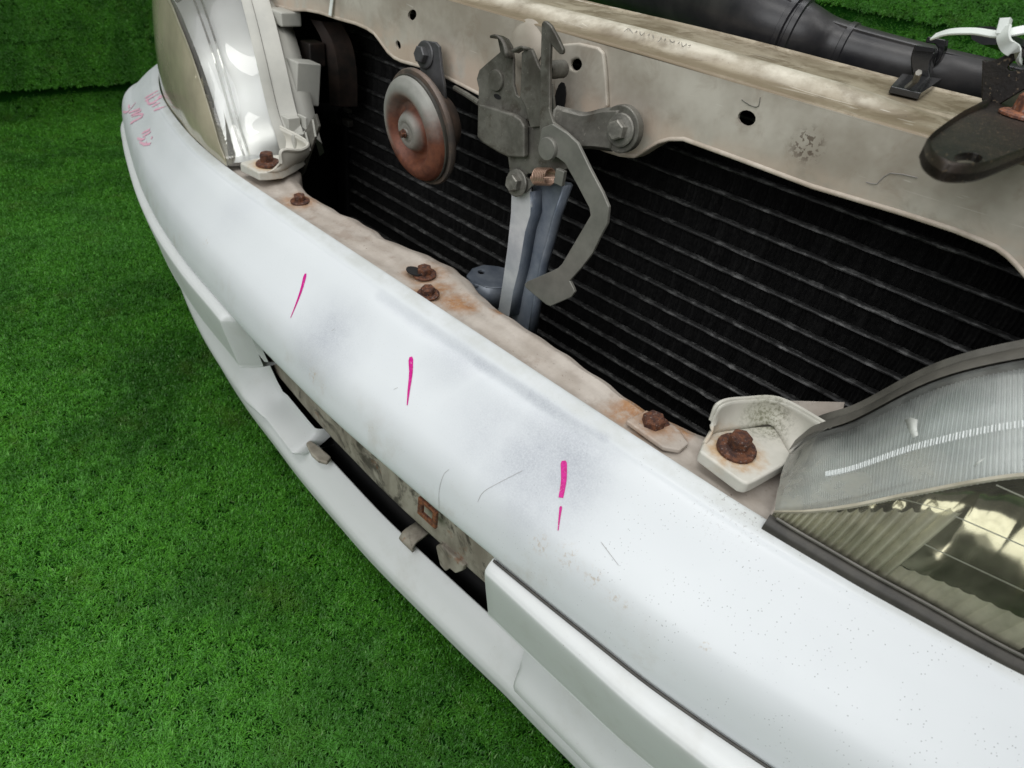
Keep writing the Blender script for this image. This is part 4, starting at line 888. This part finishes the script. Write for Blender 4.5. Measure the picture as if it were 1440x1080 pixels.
# --- black bracket on the right end of the rail
rb = part('mount_bracket', 'dusty black steel bracket projecting forward over the rail')
zb = .694
ol = smooth_curve([(1303, 200), (1300, 212), (1306, 226), (1325, 239), (1350, 243), (1382, 240), (1420, 226), (1470, 205), (1560, 160), (1560, 60), (1440, 88), (1390, 140), (1345, 168)], 60, True)
o2 = [(p[0], p[1]) for p in xy(ol, zb)]
k = MB(); k.plate(o2, lambda a, b, c: (a, b, zb - c), .003, [xy(ellipse(1362, 222, 20, 8, 16, .0), zb)]); obj('arm', k, M['blackdirty'], rb, bevel=.0008)
k = MB(); oo = np.array([(a, b, zb) for a, b in o2]); ctr_ = oo.mean(0); oi_ = [p + _n((ctr_ - p)) * .003 for p in oo]; n_ = len(oo)
k.grid([[p + np.array([0, 0, -.0034]) for p in oo], [p + np.array([0, 0, .0022]) for p in oo], [p * .5 + q * .5 + np.array([0, 0, .003]) for p, q in zip(oo, oi_)], [q + np.array([0, 0, .0022]) for q in oi_], [q + np.array([0, 0, -.001]) for q in oi_]], True); obj('raised_rim', k, M['blackdirty'], rb, angle=60)
k = MB(); k.hexbolt(atz(1442, 165, zb + .0005), (0, 0, 1), .0068, 1.7, .008); obj('bolt', k, M['rust_light'], rb, angle=30)
yb = atz(1382, 140, zb)[1]; U = [(1380, 142), (1381, 84), (1388, 86), (1400, 84), (1412, 78), (1425, 72), (1445, 68), (1560, 50), (1560, 120), (1450, 120), (1400, 150)]
k = MB(); k.plate(xz(U, yb), frY(yb), .004, [xz(ellipse(1436, 90, 20, 8, 14, -.3), yb)]); obj('upright', k, M['blackdirty'], rb, bevel=.001)

# --- white cable ties: held by the front end, things of their own
def tie(name, paths, label):
    e = bpy.data.objects.new(name, None); COL.objects.link(e); tag(e, label, 'cable tie', 'white cable ties')
    for nm, P, wdt, th, fac in paths:
        P = smooth_curve(P, 24); k = MB(); rows = []
        fac = _n(np.array(fac, float))
        for i, p in enumerate(P):
            t = _n(P[min(i + 1, 23)] - P[max(i - 1, 0)]); s_ = _n(np.cross(t, fac)); nn = np.cross(s_, t)
            rows.append([p - s_ * wdt - nn * th, p + s_ * wdt - nn * th, p + s_ * wdt + nn * th, p - s_ * wdt + nn * th])
        k.grid(rows, True); k.face(rows[0]); k.face(rows[-1]); obj(nm, k, M['tie_white'], e, bevel=.0004)
    return e
def q(px, py, y): return aty(px, py, y)
tie('cable_tie', [('strap', [q(1312, 52, yb + .02), q(1335, 45, yb + .015), q(1370, 44, yb + .008), q(1404, 48, yb), q(1440, 42, yb - .002), q(1500, 34, yb - .002)], .0026, .0006, (.2, -.6, .7)),
                  ('loop', [q(1413, 38, yb - .006), q(1411, 52, yb - .008), q(1416, 64, yb - .007), q(1428, 73, yb - .005), q(1436, 84, yb + .002)], .0030, .0007, (-.6, -.8, .2)),
                  ('head', [q(1404, 38, yb - .004), q(1420, 37, yb - .004)], .0034, .0028, (0, -1, .2))], 'white nylon cable tie looped through the black bracket at the right')
tie('cable_tie', [('strap', [q(468, -8, RF - .003), q(466, 6, RF - .003), q(464, 22, RF - .004)], .0022, .0006, (0, -1, 0))], 'short white cable tie end hanging over the rail near the far headlight')
